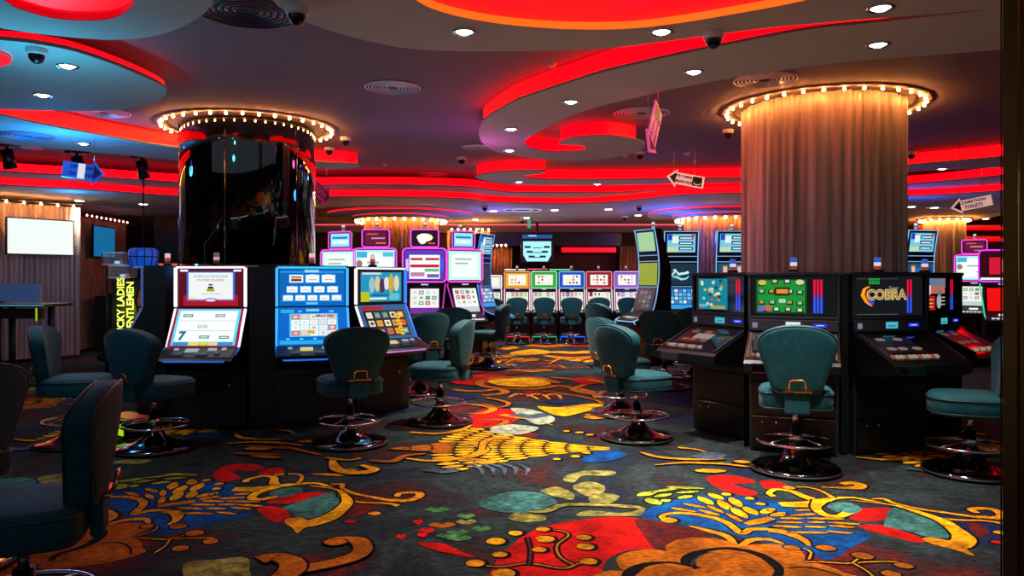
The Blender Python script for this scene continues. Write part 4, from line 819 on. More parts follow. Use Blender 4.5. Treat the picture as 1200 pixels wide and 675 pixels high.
# ---- black consoles around the curtained column
def console(loc, rz, style, label):
    r = empty('gaming_console', loc, rz, label, 'slot machine', 'black gaming consoles around the curtained column'); W = .72; hw = W/2
    m = MB(); m.prism([(-hw, 0), (hw, 0), (hw*.72, .42), (-hw*.72, .42)], .62, 1.50, M_BLK)
    m.box((0, -.01, 1.487), (W+.02, .05, .03), M_GREY, bev=.006); m.box((-hw+.012, -.012, 1.28), (.024, .03, .40), M_GREY, bev=.004); m.box((hw-.012, -.012, 1.28), (.024, .03, .40), M_GREY, bev=.004); m.box((0, -.012, 1.12), (W, .03, .022), M_GREY, bev=.004); m.build('head', r)
    m = MB(); m.box((0, -.018, 1.055), (W-.02, .036, .095), M_GREY, bev=.006); pn = m.build('display_strip', r)
    st = plane((-hw, -.0365, 1.01), (W, 0, 0), (0, 0, .09))
    m = MB(); st(m, .05, .25, .11, .75, em('#a0a8c0', .5)); m.build('meter_display', pn); m = MB(); st(m, .42, .25, .58, .85, em({'g': '#d8e8e8'}.get(style, '#40b8d0'), 1), 1); st(m, .45, .4, .55, .55, em('#508898', .7), 2); m.build('meter_display', pn); m = MB(); st(m, .72, .4, .86, .7, em('#2038ff', 1.1)); st(m, .75, .5, .83, .6, em('#b0c0ff', 1), 2); m.build('meter_display', pn)
    pl = plane((-hw+.03, -.006, 1.14), (W-.06, 0, 0), (0, 0, .325))
    m = MB(); pl(m, 0, 0, 1, 1, mat('smoked_glass', '#050507', rough=.08, spec=.8)); m.build('smoked_panel', r)
    m = MB()
    if style == 'g':
        pl(m, .05, .05, .66, .93, em('#0a5a20', .6), 2); pl(m, .07, .08, .64, .90, em('#18a038', .8), 3)
        for u, v in ((.12, .8), (.28, .86), (.43, .86), (.58, .82), (.12, .6), (.24, .6), (.46, .6), (.58, .58), (.12, .32), (.25, .32), (.46, .32), (.58, .30), (.14, .14), (.30, .14), (.44, .14), (.58, .12)):
            pl(m, u-.04, v-.055, u+.04, v+.055, em('#0c2418', .4), 4); pl(m, u-.025, v-.02, u+.025, v+.05, em(random.choice(['#d8d0a0', '#e0e8e0', '#c0a040', '#a0d0a0']), .9), 5)
        for u, v, c in ((.13, .84, '#e0c060'), (.58, .85, '#e8d8a0'), (.12, .16, '#8060e0'), (.2, .18, '#e06050')): oval(m, pl, u, v, .05, .07, em(c, .9), 6, 10)
        pl(m, .28, .50, .46, .72, em('#502008', .6), 6); pl(m, .30, .56, .44, .67, em('#e0a030', .9), 7); pl(m, .31, .28, .43, .46, em('#108a48', .9), 6); pl(m, .33, .32, .41, .42, em('#a8e8b0', .9), 7)
    elif style == 't':
        pl(m, .06, .05, .60, .94, em('#0890a8', .8), 2)
        for k in range(26): oval(m, pl, random.uniform(.12, .54), random.uniform(.1, .88), .03, .045, em(random.choice(['#e0c060', '#c05030', '#80e0d8', '#203848', '#f0e8a0', '#d89020']), .9), 3+k % 3, 8)
        pl(m, .08, .12, .24, .2, em('#50c8e0', .9), 6); pl(m, .3, .08, .56, .16, em('#c8b040', .8), 6)
    elif style == 'c':
        oval(m, pl, .22, .35, .06, .1, em('#1060e0', .8), 2)
        for i in range(4):
            for j in range(3): pl(m, .20+.04*i, .80+.055*j, .235+.04*i, .84+.055*j, em('#28b050', .8), 3)
        tb = [pl.o+pl.x*u+pl.z*v+pl.n*.004 for u, v in ((.24, .24), (.16, .36), (.11, .52), (.13, .66), (.20, .74))]
        m.tube(tb, .012, em('#f0a010', 1.1), n=6, rs=[.004, .012, .017, .013, .005]); m.tube([p+pl.n*.006+Vector((.012, 0, 0)) for p in tb], .006, em('#e02810', .9), n=6, rs=[.002, .008, .009, .007, .002])
        textp(m, pl, 'COBRA', .455, .52, .112, em('#f8e8b0', 1.1), 4, bold=.006); textp(m, pl, 'COBRA', .455, .52, .112, em('#281408', .2), 6, bold=.002); textp(m, pl, 'COBRA', .455, .52, .112, em('#f0a018', 1.0), 7, bold=-.0025)
        textp(m, pl, 'Super', .56, .70, .04, em('#b0b0b8', .8), 5); pl(m, .03, .02, .62, .035, em('#909090', .4), 2); pl(m, .03, .93, .62, .94, em('#808088', .4), 2)
    else:
        pl(m, .03, .45, .20, .98, em('#2878c8', .8), 2); pl(m, .1, .5, .22, .75, em('#f0e0f0', 1), 3); pl(m, .2, .7, .62, .95, em('#8898b0', .6), 2); pl(m, .16, .52, .6, .72, em('#e07868', .7), 3); pl(m, .08, .06, .34, .46, em('#c02018', .8), 3)
        for v in (.14, .24, .34): pl(m, .10, v, .28, v+.03, em('#f8c060', .9), 4)
        oval(m, pl, .44, .3, .06, .2, em('#b0b8c8', .8), 4); oval(m, pl, .46, .55, .05, .09, em('#7088a0', .7), 4)
        for v in (.2, .3, .4): pl(m, .5, v, .6, v+.03, em('#e0c8a0', .8), 4)
    m.build('screen', r)
    m = MB()
    for k, u in enumerate((.75, .79, .83) if style == 'g' else (.765, .81)):
        for j in range(10):
            t_ = j/9; c = '#%02x%02x%02x' % tuple(int(a+(b-a)*min(1, max(0, (t_-.35)/.3))) for a, b in zip((50, 90, 250), (240, 10, 60)))
            pl(m, u-.012, .06+.086*j, u+.016, .06+.086*(j+1), em(c, .95), 3)
    m.build('light_column', r)
    # cantilevered playing deck
    m = MB(); m.prof([(-.02, 1.0), (-.05, .985), (-.47, .80), (-.50, .775), (-.50, .715), (-.46, .69), (-.10, .66), (.0, .64), (.02, 1.0)], -hw+.005, hw-.005, M_BLK); dk = m.build('deck', r)
    dp = plane((-hw+.03, -.462, .8065), (W-.06, 0, 0), (0, .40, .176)); R = frame((0, 0, 0), dp.x, dp.z).to_3x3()
    m = MB(); dp(m, 0, .0, 1, 1, mat('deck_glass', '#100c14', rough=.06, spec=.8)); dp(m, .05, .32, .62, .9, em({'g': '#182018', 't': '#501c14', 'c': '#181420', 'p': '#281c20'}[style], .4), 2)
    for u, v in ((.2, .8), (.45, .8), (.35, .45), (.55, .45), (.2, .45)): oval(m, dp, u, v, .07, .06, em({'c': '#b09880', 't': '#c86850', 'g': '#304838', 'p': '#806058'}[style], .45), 3)
    if style == 't': dp(m, .30, .5, .62, .72, em('#b0a8b0', .6), 4)
    m.build('deck_artwork', dk)
    for k in range(11):
        m = MB(); m.box(dp.o+dp.x*(.06+.06*k)+dp.z*.14+dp.n*.008, (.030, .034, .018), em('#d8c0a8' if k % 3 else '#c07050', .45), bev=.004, rot=R); m.build('button', dk)
    for s in (-1, 1): m = MB(); m.box(dp.o+dp.x*(.5+s*.495)+dp.z*.5+dp.n*.006, (.016, .43, .02), M_BLKM if style != 'g' else mat('deck_rail_brown', '#4a3830', rough=.3), bev=.004, rot=R); m.build('side_rail', dk)
    # base cabinet
    m = MB(); m.prism([(-hw+.01, -.02), (hw-.01, -.02), (hw*.72, .42), (-hw*.72, .42)], 0, .66, M_BLKM); bc = m.build('base_cabinet', r)
    m = MB(); m.box((0, -.03, .44), (W-.07, .02, .28), M_BLK, bev=.006); m.build('upper_door', bc)
    m = MB(); m.box((0, -.03, .15), (W-.07, .02, .26), M_BLK, bev=.006); ld = m.build('lower_door', bc)
    m = MB(); m.box((0, -.043, .287), (W-.06, .012, .008), M_CHRD); m.build('trim_bar', bc)
    for x in (-.24, -.13): m = MB(); m.cyl((x, -.05, .235), (x, -.038, .235), .011, M_CHROME, n=12); m.build('lock', ld)
    m = MB(); m.box((-.18, -.485, .74), (.22, .045, .075), M_CHRD if style in 'cg' else M_BLKM, bev=.008); m.build('bill_acceptor', r)
    topper(r, 0, 1.50); return r
console((2.35, 6.42, 0), -.38, 'g', 'black gaming console with a bright green board screen')
console((3.15, 6.42, 0), .22, 'c', 'black gaming console whose dark screen shows the cobra logo')
console((3.93, 7.05, 0), .60, 'p', 'black gaming console turned right beside the cobra machine')
console((1.96, 7.15, 0), -1.0, 't', 'black gaming console turned left with a turquoise screen')
for pts, lb in (([(2.72, 6.34), (2.78, 6.34), (3.05, 7.2), (2.85, 7.2)], 'narrow black partition between the green-screen console and the cobra console'), ([(3.52, 6.55), (3.62, 6.66), (3.6, 7.2), (3.4, 7.1)], 'narrow black partition between the cobra console and the right-turned console'), ([(2.0, 6.62), (2.28, 6.86), (2.5, 7.3), (2.3, 7.3)], 'narrow black partition between the turquoise console and the green-screen console')):
    m = MB(); m.prism(pts, 0, 1.48, M_BLK); tag(m.build('bank_partition'), lb, 'partition')

# ---- pink-edged towers
def tower(loc, rz, style, label, top=True):
    r = empty('slot_machine', loc, rz, label, 'slot machine'); pk = em('#ff50e8', 1.15) if style != 'far' else em('#e840ff', 1.2); pk2 = em('#d838c8', .9)
    m = MB(); m.prof([(.06, 1.93), (.0, 1.9), (0, 1.36), (.03, 1.3), (-.12, .86), (-.36, .72), (-.36, .66), (-.08, .60), (-.04, 0), (.34, 0), (.34, 1.93)], -.27, .27, M_BLK)
    m.box((0, .05, 1.67), (.70, .12, .54), M_BLK, bev=.03); m.build('cabinet', r)
    m = MB(); m.tube(rrect(.72, 1.39, 1.945, -.02, .07), .013, pk, closed=True, n=6); m.build('frame_light', r)
    up = plane((-.33, -.015, 1.42), (.66, 0, 0), (0, 0, .495)); m = MB()
    W_ = '#f8f4ff'
    if style == 'a':
        up(m, 0, 0, 1, 1, em('#c0f0f8', 1.1)); up(m, .1, .12, .95, .88, em('#f4fcf8', 1.1), 2); up(m, .03, .75, .3, .95, em('#40b8e0', 1), 3); up(m, .7, .78, .97, .93, em('#50c8e8', 1), 3); oval(m, up, .10, .55, .08, .12, em('#c08070', .8), 4); up(m, .55, .3, .9, .36, em('#90d8d0', .9), 3); up(m, .3, .55, .6, .62, em('#b0c8c0', .9), 3)
    elif style == 'b':
        up(m, 0, 0, 1, 1, em('#6040c8', .9)); up(m, .12, .04, .88, .84, em(W_, 1.1), 2)
        for u0, u1, v0, v1 in ((.15, .45, .66, .74), (.52, .86, .66, .74), (.14, .86, .42, .52)): up(m, u0, v0, u1, v1, em('#d02820', .9), 3)
        up(m, .5, .28, .86, .38, em('#70c880', .9), 3); up(m, .15, .12, .5, .26, em('#c890b0', .9), 3); up(m, .56, .08, .86, .2, em('#7070b8', .9), 3); up(m, .03, .3, .1, .7, em('#e0c8f8', 1), 3); up(m, .9, .3, .97, .7, em('#4060f0', 1), 3)
    elif style == 'far':
        up(m, 0, 0, 1, 1, em('#400818', .6)); up(m, .2, .2, .8, .8, em('#e01838', .9), 2); up(m, .5, .3, .9, .7, em('#f0e0f0', 1), 3); up(m, 0, 0, 1, .08, em('#e8f8f8', 1.1), 3)
    else:
        up(m, 0, 0, 1, 1, em('#c8f0e8', 1.1)); up(m, .1, .1, .9, .9, em('#f0fcf4', 1.05), 2); up(m, .2, .7, .7, .74, em('#80c0b0', .8), 3); up(m, .2, .55, .6, .6, em('#a0d0c8', .8), 3)
    m.build('upper_screen', r)
    lo = plane((-.235, -.132, .875), (.47, 0, 0), (0, .145, .40)); m = MB()
    if style == 'far': lo(m, 0, 0, 1, 1, em('#ff1010', .9))
    else:
        lo(m, 0, 0, 1, 1, em('#f4f0f4', 1.05)); symbols(m, lo, .05, .3, .95, .95, 4, 3, ['#f8e8f0', '#e0f0e0', '#d05060', '#f8f8f8', '#70b070'], 1.0, .75, 2); lo(m, 0, 0, 1, .22, em('#8030b0' if style == 'b' else '#c8e0d8', .9), 3)
    m.build('lower_screen', r)
    m = MB(); sd = [(.345, -.02, 1.36), (.335, .0, 1.30), (.30, -.13, .95), (.285, -.17, .80), (.25, -.2, .70), (.19, -.21, .665)]
    m.tube(sd+[(-x, y, z) for x, y, z in sd[::-1]], .012, pk2 if style != 'far' else em('#30d8a0', 1), n=6); m.build('body_light', r)
    m = MB(); m.box((0, -.025, 1.345), (.12, .02, .02), em('#e0e0f0', .9)); m.build('logo_plate', r)
    for k in range(6): m = MB(); m.box((-.17+.068*k, -.31, .752), (.05, .05, .02), em(W_ if k != 2 else '#d8f0ff', .9), bev=.004); m.build('button', r)
    m = MB(); m.box((0, -.22, .81), (.16, .03, .04), em('#f0f8ff', 1)); m.build('meter_display', r)
    if top:
        t = MB(); t.box((0, .08, 2.115), (.44, .08, .29), M_BLK, bev=.02); t.box((0, .1, 1.95), (.3, .08, .06), M_BLK); tp = t.build('topper', r)
        t = MB(); t.tube(rrect(.46, 1.97, 2.26, .03, .04), .011, pk, closed=True, n=6); t.build('topper_light', tp)
        tpn = plane((-.19, .036, 2.0), (.38, 0, 0), (0, 0, .23)); t = MB()
        if style == 'a': tpn(t, 0, 0, 1, 1, em('#701838', .8)); tpn(t, .1, .75, .6, .85, em('#e86040', .9), 2); tpn(t, .5, .1, .95, .2, em('#e88050', .9), 2); tpn(t, .3, .45, .9, .55, em('#e0a0c8', .9), 2)
        elif style == 'b': tpn(t, 0, 0, 1, 1, em('#301018', .6)); oval(t, tpn, .5, .55, .36, .3, em('#fff0c8', 1.2), 2, 10); oval(t, tpn, .4, .45, .2, .4, em('#fff8e8', 1.2), 3, 7); tpn(t, .65, .08, .95, .18, em('#e07030', .9), 2)
        else: tpn(t, 0, 0, 1, 1, em('#90e0f8', 1.1)); tpn(t, .1, .2, .9, .5, em('#d8f8ff', 1.1), 2); tpn(t, .1, .6, .9, .75, em('#3080b0', .9), 2)
        t.build('topper_screen', tp); topper(r, 0, 2.26, ('#e0e0e8', '#604050', '#c09080'))
    return r
tower((-3.02, 13.4, 0), -.35, 'c', 'pink-edged slot machine half hidden behind the blue machine, leftmost of its row')
tower((-2.27, 12.75, 0), -.08, 'a', 'pink-edged slot machine with a pale turquoise screen and crimson topper')
tower((-1.45, 12.75, 0), .08, 'b', 'pink-edged slot machine with red and white pay lines and a starburst topper')
tower((-.82, 13.25, 0), .62, 'c', 'pink-edged slot machine turned right, rightmost of its row')
tower((8.62, 13.5, 0), -.45, 'far', 'slot machine with a solid red screen at far right beside the mirrored post', top=False)

tower((9.75, 16.2, 0), -.6, 'a', 'pink-edged machine deep in the far right corner behind the red-screen machine')
# ---- blue-edged machines
def curved(loc, rz, style, label, H=2.29):
    r = empty('slot_machine', loc, rz, label, 'slot machine'); lc = em('#88c8ff', 1.0) if style != 'slim' else em('#48a0ff', 1.1); W = .60; hw = W/2
    pr = [(-.04, H), (.035, 1.9), (.055, 1.6), (.03, 1.3), (-.09, .88), (-.42, .74), (-.42, .68), (-.12, .6), (-.06, 0)]
    m = MB(); m.prof(pr+[(.3, 0), (.3, H*.7), (.10, H)], -hw, hw, M_BLK); m.build('cabinet', r)
    for s in (-1, 1): m = MB(); m.tube([(s*hw, y-.004, z) for y, z in [(p.x, p.y) for p in catmull([(a, b, 0) for a, b in pr[:7]], 4, closed=False)]], .009, lc, n=6); m.build('edge_light', r)
    for z, y in ((H-.01, -.045), (1.84, .035), (1.74, .04), (1.30, .022)): m = MB(); m.box((0, y, z), (W, .012, .010), lc); m.build('cross_light', r)
    a = plane((-hw+.03, -.033, H-.04), (W-.06, 0, 0), (0, .06, -(H-1.93))); a = plane((-hw+.03, .026, 1.90), (W-.06, 0, 0), (0, -.058, H-.04-1.90)); m = MB()
    a(m, 0, 0, 1, 1, em('#102850', .6), 3); a(m, .04, .04, .96, .96, em('#80d0f0' if style != 'y' else '#a8d8a0', .95), 4)
    if style != 'y':
        for v in (.15, .42, .69): a(m, .42, v, .88, v+.16, em('#183860', .5), 5); a(m, .46, v+.04, .84, v+.10, em('#e0f8ff', 1.05), 6)
        a(m, .06, .65, .2, .95, em('#2048c8', .9), 5); a(m, .2, .5, .4, .85, em('#e8f8e8', 1), 5); a(m, .82, .8, .94, .95, em('#d05050', .9), 6); a(m, .05, .06, .4, .3, em('#d0e8b0', .9), 5)
    m.build('top_screen', r)
    b = plane((-hw+.03, .036, 1.33), (W-.06, 0, 0), (0, .012, .38)); m = MB()
    b(m, 0, 0, 1, 1, em({'y': '#a8b838', 'fig': '#205878'}.get(style, '#0c3850'), .8), 7)
    if style == 'diver':
        pt = [b.o+b.x*u+b.z*v+b.n*.014 for u, v in ((.2, .45), (.32, .66), (.42, .5), (.68, .56))]; m.tube(pt, .014, em('#c8f0f0', 1), n=6, rs=[.012, .02, .024, .02]); oval(m, b, .71, .58, .05, .07, em('#d8f8f8', 1), 9)
        pt = [b.o+b.x*u+b.z*v+b.n*.014 for u, v in ((.22, .4), (.36, .36), (.52, .26), (.68, .3), (.76, .42))]; m.tube(pt, .012, em('#a0e0e8', 1), n=6, rs=[.008, .018, .02, .014, .006]); oval(m, b, .3, .7, .05, .05, em('#c0e8e8', 1), 9); oval(m, b, .25, .5, .2, .25, em('#2c6880', .7), 8)
    elif style == 'fig':
        for u in (.15, .62): b(m, u, .0, u+.16, .9, em('#d08070', .8), 9); b(m, u+.02, .6, u+.14, .85, em('#f0c8b0', .9), 10)
        b(m, .34, .3, .6, .8, em('#2870c0', .9), 9); b(m, .8, .1, .98, .8, em('#184088', .9), 9)
    m.build('middle_screen', r)
    c = plane((-hw+.03, -.085, .90), (W-.06, 0, 0), (0, .108, .375)); m = MB()
    c(m, 0, 0, 1, 1, em('#183040' if style == 'y' else '#0868a8', .8), 6)
    if style == 'y': symbols(m, c, .15, .1, .85, .9, 3, 4, ['#305860', '#588890', '#284048', '#a0b0a0'], .7, .7, 7)
    else: symbols(m, c, .12, .25, .95, .95, 6, 4, ['#e0f4ff', '#80c8f0', '#f0e0e0', '#50b0e0', '#ffffff', '#3088d0'], 1.0, .75, 7, inner=False); c(m, .05, .02, .95, .2, em('#20a0e8', 1), 7)
    m.build('lower_screen', r)
    m = MB(); m.tube([(-hw, -.40, .745), (-hw*.8, -.44, .72), (hw*.8, -.44, .72), (hw, -.40, .745)], .009, lc, n=6); m.build('deck_light', r)
    for k in range(5): m = MB(); m.box((-.18+.09*k, -.32, .79), (.06, .05, .02), em(random.choice(['#e0e8f0', '#e08040', '#a0d0e8']), .8), bev=.004); m.build('button', r)
    topper(r, 0, H, ('#e0e8f0', '#505868', '#c0c8d0')); return r
curved((2.31, 13.2, 0), -1.15, 'y', 'tall blue-edged slot machine turned left with a lime middle screen')
curved((3.02, 13.7, 0), -.05, 'diver', 'tall blue-edged slot machine showing a pale swimming figure on dark teal')
curved((3.93, 13.6, 0), .0, 'fig', 'tall blue-edged slot machine touching the left side of the curtained column')
curved((7.15, 13.4, 0), .25, 'fig', 'tall slot machine with a blue and red screen just right of the curtained column')
curved((-.5, 14.7, 0), 1.15, 'slim', 'slanted blue-edged machine behind the rightmost pink-edged slot machine')

curved((11.3, 17.2, 0), -.5, 'diver', 'blue-edged machine at the far right beyond the slim curtained column')
# ---- low row at the far side
def low(px, Y, cols, label, sy=0, rz=0, h=1.60):
    r = empty('slot_machine', ((px-CX)*Y/F, Y, 0), rz, label, 'slot machine', 'low slot machines in the far row'); fr, sc, plc = cols; W = .60; hw = W/2
    m = MB(); m.prof([(0, h), (0, 1.2), (-.12, .70), (-.35, .66), (-.35, .58), (-.1, .54), (-.1, 0), (.5, 0), (.5, h)], -hw, hw, M_BLK); m.build('cabinet', r)
    m = MB(); m.tube(rrect(W-.01, 1.22, h-.01, -.012, .02, 2), .013, em(fr, 1.1), closed=True, n=6)
    for s in (-1, 1): m.tube([(s*(hw-.005), -.012, 1.2), (s*(hw-.005), -.135, .70)], .013, em('#ffd0e8', 1.1), n=6)
    m.build('edge_light', r)
    up = plane((-hw+.03, -.004, 1.24), (W-.06, 0, 0), (0, 0, h-1.28)); m = MB()
    up(m, 0, 0, 1, 1, em(sc, 1)); up(m, .12, .15, .88, .88, em('#f4f8ec', 1.05), 2); symbols(m, up, .2, .2, .8, .85, 4, 3, ['#f4f4e8', '#f8f8f0', sc, fr, '#e8e8d0', '#c04030'], 1.0, .6, 3, inner=False); m.build('upper_screen', r)
    m = MB(); m.box((0, -.012, 1.19), (.5, .02, .03), M_BLKM); m.box((0, -.024, 1.19), (.1, .01, .016), em('#e8e8e8', .9)); m.build('divider', r)
    lo = plane((-hw+.04, -.118, .72), (W-.08, 0, 0), (0, .11, .44)); m = MB(); lo(m, 0, 0, 1, 1, em('#e8f0e0', 1)); symbols(m, lo, .04, .06, .96, .95, 5, 3, ['#f0f0e0', '#a8d890', '#f8d8c8', sc, '#f0f8f0', '#d8a0a0'], 1.0, .8, 2); m.build('lower_screen', r)
    for k in range(4): m = MB(); m.box((-.2+.13*k, -.25, .69), (.08, .06, .02), em('#e8e8f0', .7), bev=.004); m.build('button', r)
    m = MB(); m.box((0, -.16, .02), (.56, .26, .04), M_BLKM, bev=.005); pl_ = m.build('footrest', r)
    m = MB(); m.tube([(-.28, -.16, .02), (-.28, -.295, .02), (-.28, -.30, .10), (.28, -.30, .10), (.28, -.295, .02), (.28, -.16, .02)], .014, em(plc, 1.0), n=6); m.build('footrest_light', pl_)
    topper(r, 0, h, ('#d0a0b0', '#704050', '#403040')); return r
L6 = [(573, ('#ffffff', '#e8f0e0', '#ffffff'), 'low slot machine with a white pictured screen, leftmost of the far row', 1.52), (606, ('#ff9080', '#f0b020', '#e03048'), 'low slot machine with an orange-yellow framed screen in the far row', 1.61), (637.5, ('#90ffb0', '#30b040', '#40a070'), 'low slot machine with a green framed screen in the far row', 1.61),
      (670, ('#80c0ff', '#2050d0', '#3060ff'), 'low slot machine with a blue framed screen in the far row', 1.61), (702, ('#ff8090', '#a02028', '#e03040'), 'low slot machine with a dark red framed screen in the far row', 1.61), (734.5, ('#d8b0ff', '#9060d0', '#a050e0'), 'low slot machine with a purple framed screen, rightmost of the far row', 1.61)]
for px, c, lb, h in L6: low(px, 18.0, c, lb, h=h)
for (x0, x1, y, c, lb) in ((591, 616, 316, '#e8ffe8', 'thin white-green light bar over the orange-framed far machine'), (618, 642, 315.5, '#ff5080', 'thin pink light bar over the green-framed far machine'), (644, 671, 316, '#60ffb0', 'thin mint light bar over the blue-framed far machine')):
    a = P(x0, y, 18.42); b = P(x1, y, 18.42); m = MB(); m.tube([a, b], .014, em(c, 1), n=6); m.cyl(a, (a.x, a.y, 1.612), .01, M_BLKM, n=6); m.cyl(b, (b.x, b.y, 1.612), .01, M_BLKM, n=6); tag(m.build('light_bar'), lb, 'light bar')

# ---------------------------------------------------------------- left side furniture
t = empty('bar_table', (-7.15, 10.5, 0), 0, 'dark high bar table with a blue-lit top edge at the left', 'table')
m = MB(); m.box((0, 0, 1.085), (1.9, .7, .04), M_BLK, bev=.006); tt = m.build('table_top', t)
m = MB(); m.box((0, -.354, 1.09), (1.9, .008, .012), em('#60a8d8', .8)); m.build('edge_light', tt)
m = MB(); m.box((0, -.28, .98), (1.86, .02, .14), M_WOOD); m.build('apron', t)
for x in (-.75, .12, .32, .85): m = MB(); m.cyl((x, 0, .02), (x, 0, 1.07), .045, M_BLKM, n=14); m.lathe([(.22, 0), (.22, .012), (.05, .03)], (x, 0, 0), M_BLKM, n=24); m.build('pedestal', t)
m = MB(); m.box((.87, -.36, .97), (.02, .01, .17), em('#b0c820', .8)); m.build('lime_light_strip', t)
t = empty('glass_panel_display', (-6.95, 10.42, 1.105), .02, 'grey translucent screen standing on the bar table', 'screen')
m = MB(); m.box((0, 0, .14), (1.1, .03, .25), mat('grey_panel', '#5a6a88', rough=.25, emis='#5068a0', es=.25, noise=.2, nscale=6), bev=.005); m.build('panel', t)
m = MB(); m.box((0, -.03, .02), (.12, .10, .02), M_CHRD, bev=.004); m.cyl((0, -.02, .02), (0, -.02, .15), .02, M_CHROME, n=12); m.build('foot', t)
t = empty('neon_sign_tower', (-5.53, 11.0, 0), .1, 'black tower with vertical yellow neon lettering LUCKY LADIES and GENTLEMEN', 'sign')
m = MB(); m.box((0, .1, .715), (.40, .2, 1.43), mat('tower_green_black', '#081206', rough=.5), bev=.01); m.build('tower', t)
for x, s in ((-.065, 'LUCKY LADIES'), (.065, 'GENTLEMEN')):
    m = MB(); m.text(s, .135, frame((x, -.006, 1.02), (0, 0, 1), (-1, 0, 0)), em('#f0ff60', 1.5), ext=.004, bold=.003); m.build('neon_lettering', t)
add_light('neon_glow', 'POINT', (0, -.25, 1.0), 3, (.7, 1, .1), t, size=.1)
for k, (px, py, lb) in enumerate(((137.5, 303, 'upper glass display case with small white item, left of the blue lantern'), (144, 318.5, 'lower glass display case on top of the neon tower'))):
    c = P(px, py, 11.05+.0*k); t = empty('glass_display_case', c, .0, lb, 'display case'); w2, d2, h2 = .155, .12, .085
    m = MB()
    for sx in (-1, 1):
        for sy in (-1, 1): m.cyl((sx*w2, sy*d2, -h2), (sx*w2, sy*d2, h2), .006, M_CHRD, n=6)
        for sz in (-1, 1): m.cyl((sx*w2, -d2, sz*h2), (sx*w2, d2, sz*h2), .006, M_CHROME, n=6); m.cyl((-w2, sx*d2, sz*h2), (w2, sx*d2, sz*h2), .006, mat('case_frame_lit', '#a0b0c0', rough=.3, emis='#7090b0', es=.5), n=6)
    m.build('frame', t); m = MB(); m.box((0, 0, 0), (2*w2-.01, 2*d2-.01, 2*h2-.01), M_GLASS); m.build('glass', t)
    m = MB(); m.box((-.0, 0, -h2+.03), (.06, .05, .04), em('#c0e0f0', .9), bev=.006); m.box((.07, 0, -h2+.035), (.05, .05, .05), em('#806080' if k == 0 else '#c07850', .5), bev=.01); m.build('item', t)
m = MB(); m.cyl((0, 0, 0), (0, 0, 1.62), .02, M_BLKM, n=10); m.lathe([(.09, 0), (.09, .015), (.03, .03)], (0, 0, 0), M_BLKM, n=20); tag(m.build('display_post', loc=(-5.88, 11.15, 0)), 'thin black post carrying the upper glass display case', 'post')
c = P(168, 301, 10.8); t = empty('ribbed_lantern', (c.x, c.y, c.z), 0, 'blue-glowing drum lantern with black ribs left of the red slot machine', 'lamp')
m = MB(); m.lathe([(.0005, -.16), (.13, -.155), (.175, -.11), (.195, 0), (.19, .09), (.15, .12), (.0005, .125)], (0, 0, 0), em('#1050c0', .75), n=28); m.build('shade', t)
m = MB()
for k in range(12): a = 2*PI*k/12; m.tube([(.15*math.cos(a), .15*math.sin(a), -.145), (.18*math.cos(a), .18*math.sin(a), -.11), (.2*math.cos(a), .2*math.sin(a), 0), (.194*math.cos(a), .194*math.sin(a), .09), (.12*math.cos(a), .12*math.sin(a), .13)], .007, M_BLKM, n=5)
m.tube([(.2*math.cos(a), .2*math.sin(a), 0) for a in [2*PI*k/24 for k in range(24)]], .008, M_BLKM, closed=True, n=5)
m.cyl((0, 0, -.17), (0, 0, -.26), .02, M_BLKM); m.cyl((0, 0, .12), (0, 0, ZC-c.z), .012, M_BLKM); m.build('rib_cage', t)
c = P(197, 353, 10.6); t = empty('web_wheel', (c.x, c.y, 0), .15, 'round wheel with black web bars and bronze panes beside the neon tower', 'wheel'); zc = c.z
m = MB(); R1, R2 = .42, .40
m.add([(0, 0, zc)]+[(R2*math.cos(2*PI*k/16), 0, zc+R2*math.sin(2*PI*k/16)) for k in range(16)], [[0, k+1, (k+1) % 16+1] for k in range(13)], mat('bronze_pane', '#7a4020', rough=.4, emis='#a05028', es=.28, noise=.3, nscale=5)); m.add([(0, 0, zc)]+[(R2*math.cos(2*PI*k/16), 0, zc+R2*math.sin(2*PI*k/16)) for k in (13, 14, 15, 0)], [[0, 1, 2], [0, 2, 3], [0, 3, 4]], em('#c88010', .6)); m.build('pane', t)
m = MB()
for R in (R1, .24): m.tube([(R*math.cos(2*PI*k/16), -.01, zc+R*math.sin(2*PI*k/16)) for k in range(16)], .016, M_BLKM, closed=True, n=6)
for k in range(8): m.cyl((0, -.01, zc), (R1*math.cos(2*PI*k/8+.2), -.01, zc+R1*math.sin(2*PI*k/8+.2)), .012, M_BLKM, n=6)
m.box((0, .05, (zc-R1)/2), (.3, .12, zc-R1), M_BLKM, bev=.01); m.add([(-.13, -.03, zc+.52), (.13, -.03, zc+.52), (0, -.03, zc+.37), (-.13, .0, zc+.52), (.13, 0, zc+.52), (0, 0, zc+.37)], [[0, 1, 2], [3, 4, 5], [0, 1, 4, 3], [1, 2, 5, 4], [2, 0, 3, 5]], em('#f06030', .9)); m.box((0, .02, zc+.45), (.03, .04, .2), M_BLKM); m.build('web_frame', t)
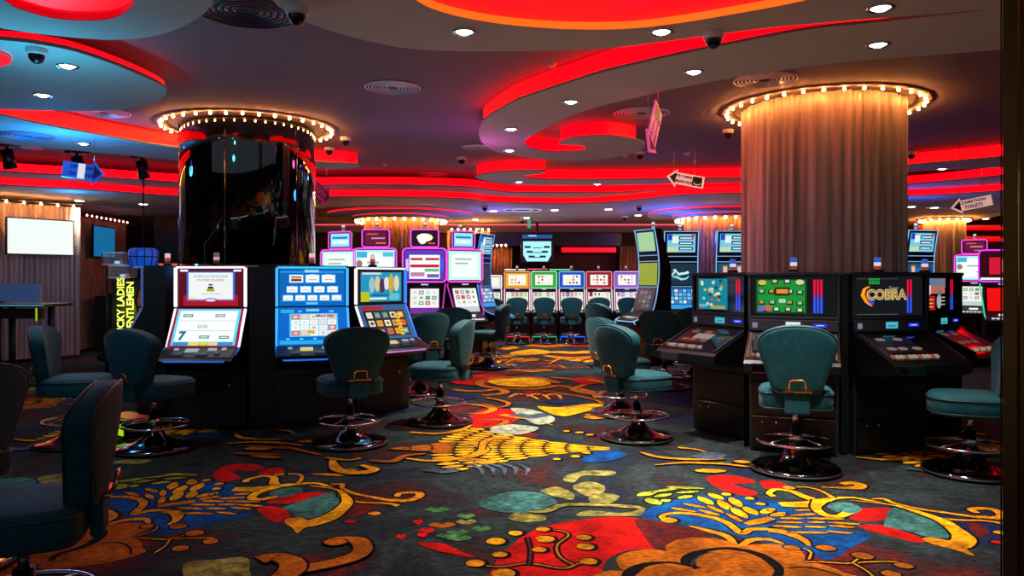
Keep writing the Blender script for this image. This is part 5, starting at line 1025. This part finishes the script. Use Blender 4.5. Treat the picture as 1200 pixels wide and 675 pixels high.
# dark bar back counter
t = empty('bar_counter', (-7.3, 15.5, 0), 0, 'dark bar counter with chrome rails in the shadow left of the neon tower', 'counter')
m = MB(); m.box((0, 0, .55), (1.9, .6, 1.1), M_BLKM, bev=.01); m.build('body', t)
m = MB(); m.box((-.1, -.05, 1.13), (1.2, .5, .04), M_CHRD, bev=.005); m.build('top', t)
m = MB(); m.cyl((-.5, -.3, 1.38), (.5, -.3, 1.38), .012, M_CHROME, n=8); m.cyl((-.5, -.3, 1.12), (-.5, -.3, 1.38), .01, M_CHROME, n=8); m.cyl((.5, -.3, 1.12), (.5, -.3, 1.38), .01, M_CHROME, n=8); m.build('rail', t)
m = MB(); m.box((-5.4, 15.0, 1.4), (.15, .1, 2.8), M_BLK); m.box((-6.3, 17.2, 1.4), (3.4, .1, 2.8), M_BLK); tag(m.build('dark_partition'), 'tall black partition in shadow left of the mirror column', 'partition')
# glowing footrest under the left stool
t = empty('lit_footrest', (-3.6, 7.2, 0), -.65, 'lime and red glowing footrest box behind the dark left stools', 'footrest')
m = MB(); m.box((0, 0, .08), (.5, .3, .16), M_BLK, bev=.01); m.build('box', t); m = MB(); m.box((0, -.153, .07), (.44, .008, .10), em('#a8e020', .9)); m.build('lime_face', t); m = MB(); m.box((0, .0, .163), (.42, .2, .006), em('#a02018', .6)); m.build('red_top', t)

# ---------------------------------------------------------------- mirrored post at the right edge
t = empty('mirrored_post', (1.70, 2.62, 0), 0, 'tall bronze mirrored post cropped by the right edge of the picture', 'post')
MBZ = mat('bronze_mirror', '#a87c48', rough=.3, metal=.6, noise=.25, nscale=2)
m = MB(); m.prism([(-.026, .0), (.026, .0), (.026, .05), (.012, .05)], 0, ZC, MBZ); m.build('front_face', t)
m = MB(); m.prism([(.027, -.75), (.4, -.75), (.4, .05), (.027, .05)], 0, ZC, mat('dark_mirror', '#c0a090', rough=.03, metal=1)); m.build('mirror_face', t)
m = MB(); m.cyl((.0265, -.002, 0), (.0265, -.002, ZC), .003, M_GOLD, n=8); m.build('gold_bead', t)
m = MB(); m.cyl((-.030, .002, 0), (-.030, .002, ZC), .0025, M_RUB, n=8); m.build('dark_bead', t)
